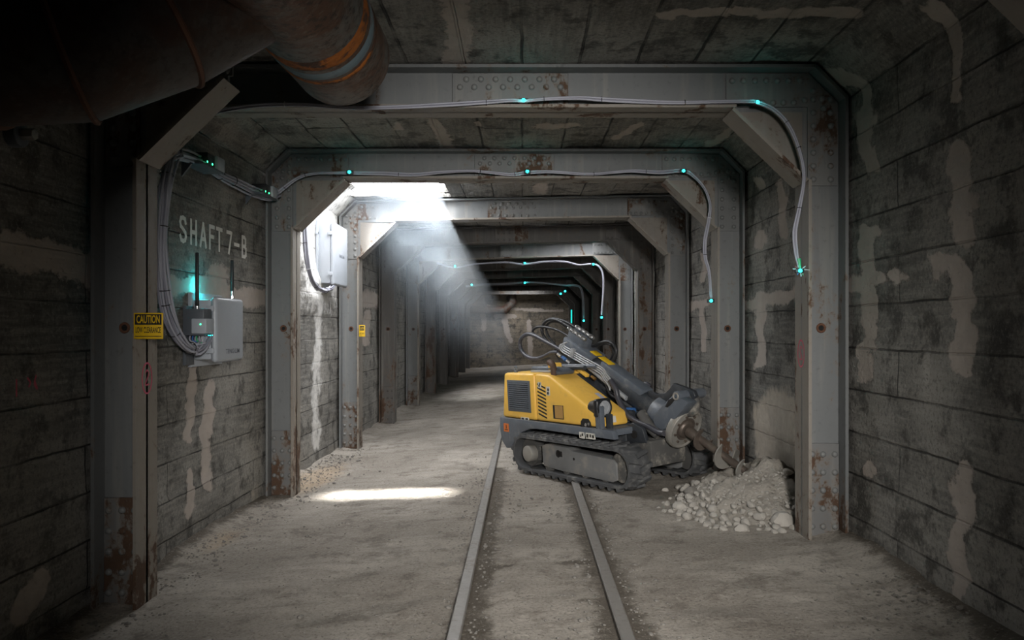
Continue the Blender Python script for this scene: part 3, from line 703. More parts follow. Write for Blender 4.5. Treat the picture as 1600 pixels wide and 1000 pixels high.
text('LOW CLEARANCE', .05, M['sign_black'], 'lettering', tg, (a.x+.01, 9.834, a.z+.03), (1, 0, 0), (0, 0, 1), .01, b.x-a.x-.02, .022)

def worn_paint():
    t = NT('worn_white_stencil_paint'); p = t.pos(); n = t.noise(p, 42, 5, .75); n2 = t.noise(p, 9, 4, .6)
    c = t.mix(t.ramp(t.math('ADD', t.math('MULTIPLY', n, .65), t.math('MULTIPLY', n2, .35)), .56, .74), (.8, .79, .75), (.4, .38, .35))
    return t.bsdf(c, .9, 0, t.bump(n, .004, .6), .2)
M['stencil'] = worn_paint()
# stencilled letters, drawn as strokes with the bridges left open
G = {'S': [[(.92, .80), (.80, .96), (.5, 1), (.2, .95), (.08, .78), (.16, .62), (.42, .54)], [(.58, .48), (.84, .38), (.93, .22), (.8, .06), (.5, 0), (.2, .04), (.06, .2)]],
     'H': [[(.1, 0), (.1, 1)], [(.9, 0), (.9, 1)], [(.1, .5), (.9, .5)]], 'A': [[(.03, 0), (.5, 1), (.97, 0)], [(.24, .32), (.76, .32)]],
     'F': [[(.15, 0), (.15, 1)], [(.15, 1), (.9, 1)], [(.15, .54), (.75, .54)]], 'T': [[(.02, 1), (.98, 1)], [(.5, 1), (.5, 0)]],
     '7': [[(.05, 1), (.92, 1), (.4, 0)]], '-': [[(.05, .5), (.95, .5)]], 'B': [[(.12, 0), (.12, 1)], [(.12, 1), (.6, 1), (.82, .9), (.82, .63), (.6, .53)], [(.12, .53), (.6, .53), (.88, .42), (.88, .1), (.62, 0), (.12, 0)]]}
mb = MB()
nq = [0]
def stroke(pts, w, x):
    for (a0, b0), (a1, b1) in zip(pts, pts[1:]):
        d = Vector((a1-a0, b1-b0)); L_ = d.length; d /= L_; n_ = Vector((-d.y, d.x))*w*.5; ex_ = d*w*.42
        q = [Vector((a0, b0))-ex_-n_, Vector((a1, b1))+ex_-n_, Vector((a1, b1))+ex_+n_, Vector((a0, b0))-ex_+n_]
        nq[0] += 1; mb.quad([(x+nq[0]*.00025, v.x, v.y) for v in q])
yy = 5.34; Hh, Wd = .165, .105
for ch, adv in (('S', .168), ('H', .166), ('A', .156), ('F', .142), ('T', .205), ('7', .16), ('-', .165), ('B', .1)):
    for st in G[ch]: stroke([(yy+u*Wd, 2.035+v*Hh) for u, v in st], .03, WL+.008)
    yy += adv
wl = bpy.data.objects['wall_left']
o = mb.build('painted_lettering', M['stencil'], wl, 0); o['label'] = 'white stencilled words SHAFT 7-B'
def pinkmark(x, y, z, name, flip):
    mb = MB(); pts = [(x, y+math.cos(a)*.055, z+math.sin(a)*.085) for a in np.linspace(0, 6.3, 22)]
    mb.tube(pts, .006, 5, 2)
    mb.tube([(x, y-.02, z+.03), (x, y, z+.045), (x, y+.018, z+.02), (x, y-.02, z-.035), (x, y+.025, z-.035)], .005, 5, 3)
    for v in mb.bm.verts: v.co.x = x+(v.co.x-x)*.12
    return mb
e_near = [o for o in bpy.data.objects if o.get('label', '').startswith('nearest full')][0]
o = pinkmark(XL+.001, 4.32, 1.14, '', 0).build('spray_mark', M['pink'], e_near); o['label'] = 'pink spray-painted circled 2'
o = pinkmark(XR-.001, 4.93, 1.26, '', 0).build('spray_mark', M['pink'], e_near); o['label'] = 'faint pink circled mark'
mb = MB()
for pts in ([(25, 592), (25, 620)], [(42, 590), (47, 598), (44, 605)], [(56, 586), (53, 600), (58, 608), (54, 596)]):
    mb.tube([lw(a, b, WL+.02) for a, b in pts], .006, 5, 3)
for v in mb.bm.verts: v.co.x = WL+.022+(v.co.x-WL-.02)*.1
mb.build('spray_mark', M['pink'], wl)
# small pipe fitting on the near wall
pf = empty('pipe_fitting', lw(15, 210, WL), 'dark round pipe fitting on the concrete wall under the big pipe', 'fitting'); bpy.context.view_layer.update(); c = lw(15, 210, WL)
MB().cyl(c+Vector((-.02, 0, 0)), c+Vector((.06, 0, 0)), .06, n=24, bevel=.008).build('flange', M['plastic_dark'], pf)
MB().cyl(c+Vector((.06, 0, 0)), c+Vector((.12, 0, 0)), .028, n=6, bevel=.004).build('plug', M['worn'], pf)

# ------------------------------------------------------------------ big rusty pipes
def big_pipe(label, segs, r, welds, bands=(), mat='bigpipe'):
    e = empty('rusty_pipe', segs[0], label, 'pipe', 'large rusty pipes under the roof'); bpy.context.view_layer.update()
    P = [Vector(p) for p in segs]
    mb = MB(); n = 40; rings = []
    for i, p in enumerate(P):
        t0 = (P[i]-P[i-1]).normalized() if i else (P[1]-P[0]).normalized()
        t1 = (P[i+1]-P[i]).normalized() if i < len(P)-1 else t0
        rings.append((p, (t0+t1).normalized()))
    up = None; prev = None; dir_ = (P[1]-P[0]).normalized(); u = dir_.orthogonal().normalized(); w = dir_.cross(u)
    base = [P[0]+u*math.cos(2*PI*k/n)*r+w*math.sin(2*PI*k/n)*r for k in range(n)]
    cur = base; vv = [mb.bm.verts.new(v) for v in cur]; first = vv; outs = [cur]
    for i in range(1, len(P)):
        d = (P[i]-P[i-1]).normalized(); c, nn = rings[i]
        cur = [v+d*((c-v).dot(nn)/d.dot(nn)) for v in cur]
        v2 = [mb.bm.verts.new(v) for v in cur]
        for k in range(n): mb.bm.faces.new((vv[k], vv[(k+1) % n], v2[(k+1) % n], v2[k]))
        vv = v2; outs.append(cur)
    # wall thickness at the open end
    d = (P[-1]-P[-2]).normalized()
    inn = [mb.bm.verts.new(P[-1]+(v-P[-1])*.94) for v in cur]; inn2 = [mb.bm.verts.new(P[-1]+(v-P[-1])*.94-d*.4) for v in cur]
    for k in range(n):
        mb.bm.faces.new((vv[k], vv[(k+1) % n], inn[(k+1) % n], inn[k])); mb.bm.faces.new((inn[k], inn[(k+1) % n], inn2[(k+1) % n], inn2[k]))
    mb.bm.faces.new(inn2)
    mb.build('pipe_body', M[mat], e, 50)
    for i in welds:
        pts = outs[i]; m = MB(); c = sum(pts, Vector())/n
        m.tube([c+(v-c)*1.005 for v in pts]+[c+(pts[0]-c)*1.005], .012, 6, 0, False); m.build('weld_seam', M['rust'], e)
    for (i, f, wd, mat) in bands:
        a, b = P[i], P[i+1]; c = a.lerp(b, f); d = (b-a).normalized()
        m = MB(); m.tube([c-d*wd*.5, c-d*wd*.25, c+d*wd*.25, c+d*wd*.5], [r*1.002, r*1.012, r*1.012, r*1.002], 40, 0, False); m.build('weld_band', M[mat], e)
    return e
pe = big_pipe('large dark rusty pipe with orange weld bands under the roof, above the nearest beam', [(-.93, 1.2, 2.79), (-.93, 3.9, 2.80)], .25, (), ((0, .785, .11, 'weld'), (0, .835, .08, 'bluepaint'), (0, .868, .04, 'weld')))
p2_ = big_pipe(None, [(-2.5, 2.62, 2.42), (-1.86, 2.66, 2.42), (-1.62, 2.72, 2.45), (-1.36, 2.84, 2.60), (-.9, 3.05, 2.98)], .295, (1, 2, 3), mat='shadepipe')
bpy.context.view_layer.update()
for c_ in list(p2_.children): c_.parent = pe; c_.matrix_parent_inverse = pe.matrix_world.inverted()
bpy.data.objects.remove(p2_)
# the pipe on the end wall
ye = YE-.29
big_pipe('small distant rusty pipe on the brown end wall', [(-2.2, ye, 2.2), (-.75, ye, 2.2), (-.45, ye, 2.5), (-.45, ye, 3.06)], .16, (1, 2))

# ------------------------------------------------------------------ drilling machine
O = Vector((.82, 7.21, floor_z(.82)+.02)); nn = Vector((-.0554, 0, 1)).normalized(); ff = Vector((.574, -.819, 0)); ff = (ff-nn*ff.dot(nn)).normalized(); ll = nn.cross(ff)
MM = Matrix.Translation(O) @ Matrix((ff, ll, nn)).transposed().to_4x4()
def mp(px, py, yl, xz=False):     # pixel on the machine's own plane y = yl -> machine coordinates
    c = Vector((0, 0, CAMZ)); d = Vector(((px-818)/F, 1, (515-py)/F)); t = (yl-(c-O).dot(ll))/d.dot(ll); p = c+d*t-O
    return Vector((p.dot(ff), yl, p.dot(nn)))
dm = empty('drilling_machine', (0, 0, 0), 'yellow and grey crawler drilling machine parked across the rails, auger at the wall', 'drilling machine'); dm.matrix_world = MM
bpy.context.view_layer.update()
def part(mb, name, mat, parent=None, smooth=40, label=None):
    p = parent if parent is not None else dm
    o = mb.build(name, mat, None, smooth); o.parent = p
    if label: o['label'] = label
    return o      # geometry in machine coordinates; parents keep identity relative transforms
# tracks
RC, FC, RO = (-.715, .19), (.645, .188), .168
def track_point(s):
    L1 = FC[0]-RC[0]; a = PI*RO; P_ = 2*L1+2*a; s %= P_
    if s < L1: return (RC[0]+s, RC[1]+RO), (1, 0)
    s -= L1
    if s < a: th = PI/2-s/RO; return (FC[0]+RO*math.cos(th), FC[1]+RO*math.sin(th)), (math.sin(th), -math.cos(th))
    s -= a
    if s < L1: return (FC[0]-s, FC[1]-RO), (-1, 0)
    s -= L1; th = -PI/2-s/RO; return (RC[0]+RO*math.cos(th), RC[1]+RO*math.sin(th)), (math.sin(th), -math.cos(th))
PER = 2*(FC[0]-RC[0])+2*PI*RO
for sd in (-1, 1):
    ya, yb = (.5*sd, .265*sd) if sd > 0 else (-.5, -.265)
    y0, y1 = min(ya, yb), max(ya, yb)
    mb = MB(); N = 96; rings = []
    for k in range(N):
        (x, z), (tx, tz) = track_point(k*PER/N); nx, nz_ = -tz, tx     # outward normal
        o_ = [mb.bm.verts.new((x+nx*h, y, z+nz_*h)) for h, y in ((0, y0), (.004, y0+.01), (.004, y1-.01), (0, y1), (-.024, y1), (-.024, y0))]
        rings.append(o_)
    for k in range(N):
        A_, B_ = rings[k], rings[(k+1) % N]
        for j in range(6): mb.bm.faces.new((A_[j], A_[(j+1) % 6], B_[(j+1) % 6], B_[j]))
    NL = 34; ym = (y0+y1)/2
    for k in range(NL):
        for half, (ua, ub) in enumerate(((y0-.004, ym+.012), (ym-.012, y1+.004))):
            s0 = (k+.5*half)*PER/NL
            # slanted lug: offset along the run between its two ends
            quadb, quadt = [], []
            for (yy_, ds) in ((ua, -.012 if half == 0 else .02), (ub, .02 if half == 0 else -.012)):
                for e_ in (-.024, .024):
                    (x, z), (tx, tz) = track_point(s0+ds+e_); nx, nz_ = -tz, tx
                    quadb.append(Vector((x, yy_, z)))
                    (x, z), (tx, tz) = track_point(s0+ds+e_*.62)
                    quadt.append(Vector((x+nx*.024, yy_, z+nz_*.024)))
            b_ = [mb.bm.verts.new(v) for v in (quadb[0], quadb[1], quadb[3], quadb[2])]; t_ = [mb.bm.verts.new(v) for v in (quadt[0], quadt[1], quadt[3], quadt[2])]
            mb.bm.faces.new(t_)
            for j in range(4): mb.bm.faces.new((b_[j], b_[(j+1) % 4], t_[(j+1) % 4], t_[j]))
    part(mb, 'rubber_track', M['rubber'], smooth=35)
    # side frame
    mb = MB(); yo = sd*.455
    prof = [(-.43, .085), (-.45, .12), (-.45, .28), (-.38, .3), (-.05, .295), (.0, .27), (.56, .25), (.6, .22), (.6, .08), (.54, .055), (-.2, .07)]
    mb.prism([(x, yo, z) for x, z in prof], (0, -sd*.13, 0), .006)
    fr = part(mb, 'track_frame', M['tframe'])
    mb = MB(); mb.box((-.3, yo-sd*.012 if sd < 0 else yo, .285), (.02, yo+sd*.012, .305), .004) if False else None
    m = MB(); m.cyl((-.2, yo+sd*.002, .225), (-.2, yo-sd*.03, .225), .035, n=18); m.box((-.21, min(yo+sd*.002, yo-sd*.03), .2), (-.14, max(yo+sd*.002, yo-sd*.03), .25)); m.cyl((.03, yo+sd*.002, .2), (.03, yo-sd*.03, .2), .013, n=12)
    part(m, 'frame_hole', M['dark_hole'], fr)
    m = MB(); m.cyl((-.645, sd*.5, .185), (-.645, sd*.39, .185), .078, n=28, bevel=.012); part(m, 'drive_hub', M['worn'], fr)
    m = MB(); m.cyl((-.7, sd*.42, .188), (-.7, sd*.33, .188), .135, n=24); 
    for k in range(12):
        a = k*PI/6; m.cyl((-.7+.128*math.cos(a), sd*.415, .188+.128*math.sin(a)), (-.7+.128*math.cos(a), sd*.335, .188+.128*math.sin(a)), .016, n=8)
    part(m, 'sprocket', M['mud'], fr)
    m = MB(); m.cyl((.645, sd*.44, .188), (.645, sd*.33, .188), .13, n=26, bevel=.01); part(m, 'idler_wheel', M['mud'], fr)
    for k in range(4):
        m = MB(); m.cyl((-.38+k*.27, sd*.45, .075), (-.38+k*.27, sd*.33, .075), .04, n=16, bevel=.006); part(m, 'roller', M['mud'], fr)
# chassis
side = [(-1.09, .515), (.62, .505), (.64, .43), (-.42, .44), (-.56, .435), (-.72, .39), (-.84, .3), (-.93, .215), (-1.0, .21), (-1.08, .28), (-1.1, .4)]
mb = MB(); mb.prism([(x, -.5, z) for x, z in side], (0, .06, 0), .008); mb.prism([(x, .44, z) for x, z in side], (0, .06, 0), .008)
mb.box((-1.09, -.44, .3), (-.93, .44, .51), .01); mb.box((-.95, -.44, .45), (.58, .44, .505), .004)
ch = part(mb, 'chassis', M['mgrey'])
mb = MB(); mb.box((-.85, -.24, .12), (.5, .24, .45), .02); part(mb, 'undercarriage', M['mdark'])
def sticker(px0, py0, px1, py1, pl, mat, name, parent, marks=None):
    a, b = mp(px0, py0, pl), mp(px1, py1, pl); x0, x1 = sorted((a.x, b.x)); z0, z1 = sorted((a.z, b.z))
    m = MB(); m.box((x0, pl-.0022, z0), (x1, pl+.004, z1)); o = part(m, name, M[mat], parent)
    if marks:
        m = MB()
        for (u, v, u2, v2) in marks: m.box((x0+(x1-x0)*u, pl-.003, z0+(z1-z0)*v), (x0+(x1-x0)*u2, pl-.0021, z0+(z1-z0)*v2))
        part(m, 'sticker_print', M['sign_black'], o) if False else part(m, 'sticker_print', M['sign_black'], parent)
    return o
sticker(787, 661, 795.5, 675, -.5, 'orange', 'warning_sticker', ch, [(.2, .2, .8, .3), (.45, .4, .6, .8)])
sticker(905, 674.5, 913.5, 685.5, -.5, 'stick', 'instruction_sticker', ch, [(.2, .2, .4, .6), (.5, .4, .8, .8)]); sticker(915, 676, 930, 687, -.5, 'stick', 'instruction_sticker', ch, [(.1, .2, .3, .8), (.45, .3, .6, .8), (.7, .2, .9, .7)])
# rear cover
YS_ = -.475
mb = MB(); mb.prism([(-1.075, YS_, .515), (-1.01, YS_, .965), (-.50, YS_, .965), (-.50, YS_, .515)], (0, .56, 0), .028, 3); rc = part(mb, 'rear_cover', M['yellow'])
g0, g1 = mp(795, 647, YS_), mp(829.5, 596.5, YS_)
gx0, gx1, gz0, gz1 = -.955, -.565, .585, .895
mb = MB(); mb.box((gx0, YS_-.006, gz0), (gx1, YS_+.01, gz1), .004); gr = part(mb, 'radiator_grille', M['plastic_dark'], rc)
mb = MB(); mb.box((gx0+.03, YS_-.0075, gz0+.025), (gx1-.03, YS_-.003, gz1-.025)); part(mb, 'grille_opening', M['dark_hole'], rc)
for k in range(13):
    z = gz0+.035+k*(gz1-gz0-.07)/12; mb = MB(); mb.box((gx0+.025, YS_-.014, z-.007), (gx1-.025, YS_-.004, z+.005), .002); part(mb, 'louvre', M['mgrey'], rc)
sticker(792, 652.5, 826, 656.5, YS_, 'stick', 'maker_strip', rc, None)
sticker(814, 651.5, 826.5, 657, YS_-.001, 'stick', 'instruction_sticker', rc, [(.1, .2, .4, .8), (.6, .2, .9, .8)])
# engine hood
mb = MB(); prof = [(-.485, .515), (-.485, .965), (-.26, .955), (.42, .63), (.455, .515)]
mb.prism([(x, YS_, z) for x, z in prof], (0, .33, 0), .026, 3); hd = part(mb, 'engine_hood', M['yellow'])
mb = MB(); mb.prism([(-.49, YS_+.3, .515), (-.49, YS_+.3, .95), (-.26, YS_+.3, .94), (.1, YS_+.3, .6), (.15, YS_+.3, .515)], (0, .3, 0), .02); part(mb, 'hood_side', M['mdark'])
# slanted vents
mb = MB()
for k in range(9):
    z = .875-k*.035; mb.prism([(-.445, YS_-.0015, z), (-.445, YS_-.0015, z-.015), (-.315, YS_-.0015, z-.052), (-.315, YS_-.0015, z-.037)], (0, .006, 0))
part(mb, 'vent_slots', M['dark_hole'], hd)
mb = MB(); a, b = mp(865, 654, YS_), mp(880, 634, YS_); mb.box((a.x, YS_-.002, a.z), (b.x, YS_+.01, b.z)); part(mb, 'filter_opening', M['dark_hole'], hd)
mb = MB(); mb.box((a.x+.03, YS_-.0035, a.z+.008), (b.x-.006, YS_+.008, b.z-.004)); part(mb, 'filter_element', M['rope'], hd)
mb = MB(); a, b = mp(908, 668.5, YS_), mp(923, 655, YS_)
mb.prism([(a.x, YS_-.002, a.z), (a.x, YS_-.002, b.z-.03), (a.x+.03, YS_-.002, b.z), (b.x-.03, YS_-.002, b.z), (b.x, YS_-.002, b.z-.03), (b.x, YS_-.002, a.z)], (0, .01, 0)); part(mb, 'connector_recess', M['dark_hole'], hd)
mb = MB(); c = mp(918, 664, YS_); mb.cyl((c.x-.02, YS_-.006, c.z), (c.x-.02, YS_+.02, c.z), .016, n=12); mb.cyl((c.x+.02, YS_-.006, c.z+.01), (c.x+.02, YS_+.02, c.z+.01), .014, n=12); part(mb, 'connector', M['chrome'], hd)
sticker(840.5, 597, 846, 606.5, YS_, 'stick', 'warning_sticker', hd, [(.2, .2, .6, .5), (.4, .5, .8, .8)]); sticker(853.5, 604, 859.5, 618, YS_, 'stick', 'warning_sticker', hd, [(.2, .1, .7, .4), (.3, .5, .8, .8)])
# hood top handle lying on the slope, plus faint lettering plate
sl = Vector((.68, 0, -.325)).normalized(); sn = Vector((.325, 0, .68)).normalized()
def slope(t, y, h=0): return Vector((-.26, y, .957))+sl*t+sn*h
mb = MB(); mb.box((-.06, -.1, -.012), (.04, .1, .022), .008, Matrix.Translation(slope(.0, -.3, .02)) @ Matrix(((sl.x, 0, sn.x), (0, 1, 0), (sl.z, 0, sn.z))).to_4x4()); part(mb, 'hood_handle', M['plastic_dark'], hd)
mb = MB(); mb.prism([slope(.42, -.2, .001), slope(.58, -.2, .001), slope(.58, -.245, .001), slope(.42, -.245, .001)], sn*.002); part(mb, 'maker_decal', M['cable'], hd)
mb = MB(); mb.prism([(.447, -.38, .545), (.452, -.3, .545), (.442, -.3, .6), (.437, -.38, .6)], (.008, 0, 0)); part(mb, 'warning_sticker', M['stick'], hd)
# top fittings
mb = MB(); mb.ring((-.9, -.4, 1.0), (.2, 1, 0), .025, .009, 16, 8); mb.cyl((-.9, -.4, .955), (-.9, -.4, .98), .018, n=10); part(mb, 'lifting_eye', M['mgrey'])
mb = MB(); mb.box((-.72, -.35, .965), (-.3, -.05, .985), .005); part(mb, 'control_plate', M['pipe'])
for k, (y, z, x0, x1) in enumerate(((-.3, 1.005, -.74, -.3), (-.2, 1.01, -.7, -.05), (-.1, 1.015, -.6, .0))):
    mb = MB(); mb.cyl((x0, y, z-.005), (x1, y, z-.005), .022, n=14, bevel=.004); part(mb, 'tube_handle', M['mgrey'] if k != 1 else M['mdark'])
mb = MB(); mb.box((-.47, -.32, .97), (-.37, -.22, 1.055), .012); part(mb, 'fuel_cap', M['yellow'])
mb = MB(); mb.tube([(-.27, -.4, .94), (-.27, -.4, 1.0), (-.3, -.39, 1.05), (-.37, -.37, 1.065)], [.03]*20, 14, 6); part(mb, 'exhaust_pipe', M['exhaust'])
# lamp on its post
c = mp(935, 638, -.47); mb = MB(); mb.box((.40, -.49, .505), (.47, -.44, .7), .006); part(mb, 'lamp_post', M['mgrey']); 
hl = mp(941, 637, -.42)
mb = MB(); mb.cyl(hl+Vector((-.13, 0, 0)), hl+Vector((-.02, 0, 0)), .055, .078, 20); mb.box(hl+Vector((-.03, -.085, -.08)), hl+Vector((.03, .085, .08)), .025, seg=3); lampo = part(mb, 'headlamp', M['black'])
mb = MB(); mb.cyl(hl+Vector((.02, 0, 0)), hl+Vector((.034, 0, 0)), .068, n=28, bevel=.004); part(mb, 'lamp_lens', M['lens'], lampo)
mb = MB()
mb.ring(hl+Vector((.034, 0, 0)), (1, 0, 0), .042, .0025, 24, 6)
mb.cyl(hl+Vector((.03, 0, 0)), hl+Vector((.042, 0, 0)), .014, n=14); part(mb, 'lamp_reflector', M['pipe'], lampo)
mb = MB(); mb.ring(hl+Vector((.033, 0, 0)), (1, 0, 0), .072, .009, 28, 8); part(mb, 'lamp_rim', M['black'], lampo)
mb = MB(); mb.box((.47, -.43, .505), (.53, -.40, .63), .004); part(mb, 'lamp_bracket', M['mdark'])
# front frame
mb = MB(); mb.box((.45, -.22, .17), (.78, .2, .4), .02); ffr = part(mb, 'front_frame', M['mud'])
mb = MB(); mb.prism([(.5, -.23, .35), (.5, -.23, .5), (.58, -.23, .54), (.7, -.23, .5), (.74, -.23, .38)], (0, .04, 0), .006); mb.prism([(.5, .22, .35), (.5, .22, .5), (.58, .22, .54), (.7, .22, .5), (.74, .22, .38)], (0, .04, 0), .006); part(mb, 'lug', M['mdark'], ffr)
mb = MB(); mb.cyl((.6, -.235, .44), (.6, -.2, .44), .035, n=16); part(mb, 'lug_hole', M['dark_hole'], ffr)
mb = MB(); mb.prism([(-.2, .2, .515), (-.2, .2, .8), (.2, .2, .72), (.6, .2, .56), (.62, .2, .515)], (0, .27, 0), .02); part(mb, 'fender', M['yellow'])
# mast support plates
PM = .02
poly = [mp(868, 548, PM), mp(880, 536, PM), mp(905, 560, PM), mp(932, 590, PM), mp(958, 640, PM), mp(985, 690, PM), mp(935, 690, PM), mp(905, 610, PM)]
mb = MB(); mb.prism([Vector((p.x, PM-.04, p.z)) for p in poly], (0, .16, 0), .01); part(mb, 'mast_support', M['mdark'])
# boom
PB = .06
b0, b1 = mp(884, 538, PB), mp(1046, 656, PB); bd_ = (b1-b0).normalized(); bn = Vector((-bd_.z, 0, bd_.x)); BM = Matrix((bd_, Vector((0, 1, 0)), bn)).transposed().to_4x4()
def bl(t, y, h): return b0+bd_*t+Vector((0, y, 0))+bn*h
LB = (b1-b0).length
mb = MB(); mb.cyl(bl(.28, 0, 0), bl(LB-.02, 0, 0), .1, n=28, bevel=.008); bo = part(mb, 'boom', M['mdark'])
mb = MB(); mb.box((.62, -.075, .02), (1.22, .075, .125), .02, Matrix.Translation(b0) @ BM); mb.box((.05, -.1, .0), (.5, .1, .12), .02, Matrix.Translation(b0) @ BM); part(mb, 'boom_cover', M['mgrey'], bo)
for t0, t1 in ((.42, .52), (.55, .72)):
    mb = MB(); mb.box((t0, -.05, .121 if t0 < .5 else .121), (t1, .03, .128), .002, Matrix.Translation(b0) @ BM); part(mb, 'warning_sticker', M['sign_yellow'], bo)
mb = MB(); mb.cyl(bl(.35, -.02, -.13), bl(LB-.1, -.02, -.12), .04, n=18); part(mb, 'hydraulic_cylinder', M['mdark'])
mb = MB(); mb.cyl(bl(.5, -.11, .01), bl(1.1, -.11, -.02), .022, n=14); part(mb, 'cylinder_rod', M['pipe'])
# valve block and fittings
vb = bl(.2, -.02, .16)
mb = MB(); mb.box((-.12, -.06, -.05), (.12, .07, .06), .012, Matrix.Translation(vb) @ BM); va = part(mb, 'valve_block', M['mgrey'])
for k in range(4):
    for j in range(2):
        a = vb+bd_*(-.13+.07*k+.04*j)+bn*(.06+.03*j)+Vector((0, -.06+.06*j, 0)); mb = MB(); mb.cyl(a, a+bd_*.075, .017, n=8); mb.cyl(a+bd_*.02, a+bd_*.05, .023, n=6); part(mb, 'hose_fitting', M['chrome'], va)
a = mp(872, 553, -.08)
for k in range(3):
    q = a+bd_*(.075*k); mb = MB(); mb.cyl(q, q+bd_*.06, .02-.002*k, n=8); part(mb, 'hose_fitting', (M['chrome'], M['blue'], M['chrome'])[k], va)
def Z5(lst, pl): return [mp(800+x/8.42, 490+y/8.42, pl) for x, y in lst]
def Z3(lst, pl): return [mp(790+x/5, 480+y/5, pl) for x, y in lst]
def hose(pts, r, mat='hose', ridge=0, n=8, sm=8, name='hose'): mb = MB(); mb.tube(pts, r, n, sm, True, ridge); return part(mb, name, M[mat], smooth=70)
for k in range(4):
    dx, dy = -11*k, 24*k
    pts = Z5([(722+dx*1.5, 378+dy*.2), (692+dx*2, 392+dy*.55), (690+dx, 425+dy), (760+dx, 470+dy), (960+dx, 585+dy), (1185+dx, 712+dy), (1240+dx, 790+dy), (1300+dx, 870+dy), (1325+dx, 940+dy)], -.1)
    hose(pts, .0078, 'pipe', name='hydraulic_pipe', n=8)
mb = MB(); q = Z5([(800, 500)], -.1)[0]; mb.box((-.02, -.02, -.05), (.02, .02, .03), .004, Matrix.Translation(q) @ BM); part(mb, 'pipe_clamp', M['pipe'])
hose(Z5([(680, 500), (560, 430), (430, 360), (300, 290), (200, 272), (125, 325), (105, 410), (140, 510), (220, 575), (330, 592), (430, 560), (520, 515), (605, 510)], -.04), .022, 'hose_wrap', .12, 10, 10)
hose(Z5([(780, 325), (690, 265), (580, 212), (440, 178), (330, 180), (275, 225), (290, 270), (400, 340)], .0), .013, 'hose', 0)
hose(Z5([(890, 275), (800, 205), (700, 140), (590, 85), (500, 78), (425, 125), (392, 210), (430, 320), (520, 410), (590, 455)], .06), .015)
hose(Z5([(930, 255), (840, 185), (720, 112), (600, 72), (510, 68), (440, 105), (405, 160), (395, 250)], .1), .014)
hose(Z5([(860, 290), (760, 205), (640, 120), (560, 100), (480, 130), (450, 200), (480, 300), (560, 400)], .13), .013)
hose(Z5([(1060, 432), (1150, 396), (1250, 368), (1335, 405), (1372, 500), (1335, 610), (1275, 690)], .12), .017)
hose(Z5([(1050, 450), (1140, 412), (1240, 390), (1310, 425), (1340, 505), (1305, 600), (1245, 680)], .17), .015)
hose(Z3([(820, 570), (860, 640), (875, 700), (905, 770), (950, 840), (1020, 890), (1110, 930), (1190, 975), (1240, 985)], -.14), .027, 'hose_wrap', .12, 10, 10)
hose(Z3([(770, 560), (800, 640), (820, 680), (870, 720)], -.05), .016)
hose(Z3([(900, 520), (960, 540), (1000, 580), (1030, 610)], .17), .012)
hose(Z3([(1060, 620), (1080, 600), (1110, 600), (1130, 625)], .15), .02, 'hose_wrap', .15, 10, 6)
mb = MB(); q = Z5([(930, 770)], -.1)[0]; mb.box((-.1, -.02, -.015), (.08, .02, .015), .004, Matrix.Translation(q) @ BM); mb.cyl(q+Vector((-.1, -.03, .0)), q+Vector((-.1, .03, 0)), .03, n=14); part(mb, 'bracket_arm', M['yellow'])
mb = MB(); q = Z5([(1045, 825)], -.1)[0]; mb.cyl(q, q+bd_*.06, .015, n=8); part(mb, 'brass_fitting', simple('brass', (.45, .25, .08), .35, .8))
mb = MB(); q = mp(985, 642, -.02); mb.box(q-Vector((.05, .03, .03)), q+Vector((.05, .03, .03)), .01); part(mb, 'blue_valve', M['blue'])
mb = MB(); mb.box((.05, -.13, .515), (.42, -.02, .62), .02); mb.box((.2, -.05, .5), (.5, .2, .58), .02); part(mb, 'pump_block', M['mdark'])
# drill head
PD = .06
hc_ = mp(1068, 668, PD); tip = mp(1166, 737, PD+.01); ax = (tip-hc_).normalized(); an = Vector((-ax.z, 0, ax.x)); AM = Matrix((ax, Vector((0, 1, 0)), an)).transposed().to_4x4(); HM = Matrix.Translation(hc_) @ AM
mb = MB(); mb.cyl(hc_-ax*.32, hc_-ax*.03, .135, .15, 28, .01); dh = part(mb, 'drill_head', M['mgrey'])
def Z4(lst, pl): return [mp(930+x/5.264, 570+y/5.264, pl) for x, y in lst]
mb = MB(); mb.prism(Z4([(478, 420), (520, 365), (640, 242), (765, 312), (700, 395), (650, 450), (600, 520), (545, 540), (490, 515), (470, 460)], -.1), (0, .12, 0), .012); gb = part(mb, 'gearbox', M['mgrey'], dh)
mb = MB(); mb.prism(Z4([(572, 345), (600, 290), (640, 268), (660, 280), (620, 330), (590, 352)], -.103), (0, .02, 0), .003); part(mb, 'gearbox_slot', M['dark_hole'], gb)
for yy_ in (.02, .17):
    mb = MB(); mb.prism(Z4([(430, 215), (500, 238), (575, 232), (612, 195), (642, 152), (745, 190), (805, 215), (822, 260), (800, 310), (760, 330), (660, 300), (560, 330), (440, 270)], yy_), (0, .045, 0), .006); part(mb, 'tilt_bracket', M['mdark'], dh)
pv = Z4([(733, 250)], 0)[0]; mb = MB(); mb.cyl(pv+Vector((0, -.1, 0)), pv+Vector((0, .225, 0)), .043, n=22, bevel=.006); part(mb, 'pivot_boss', M['mgrey'], dh)
mb = MB(); mb.ring(pv+Vector((0, -.102, 0)), (0, 1, 0), .026, .008, 20, 6); part(mb, 'retaining_ring', M['worn'], dh)
mb = MB(); mb.tube([HM @ Vector(p) for p in [(-.02, 0, .3), (.03, 0, .27), (.05, 0, .2), (.0, 0, .15)]], .045, 12, 6); part(mb, 'hose_elbow', M['mud'], dh)
mb = MB(); mb.cyl(hc_-ax*.03, hc_+ax*.025, .188, n=40, bevel=.01); part(mb, 'flange', M['worn'], dh)
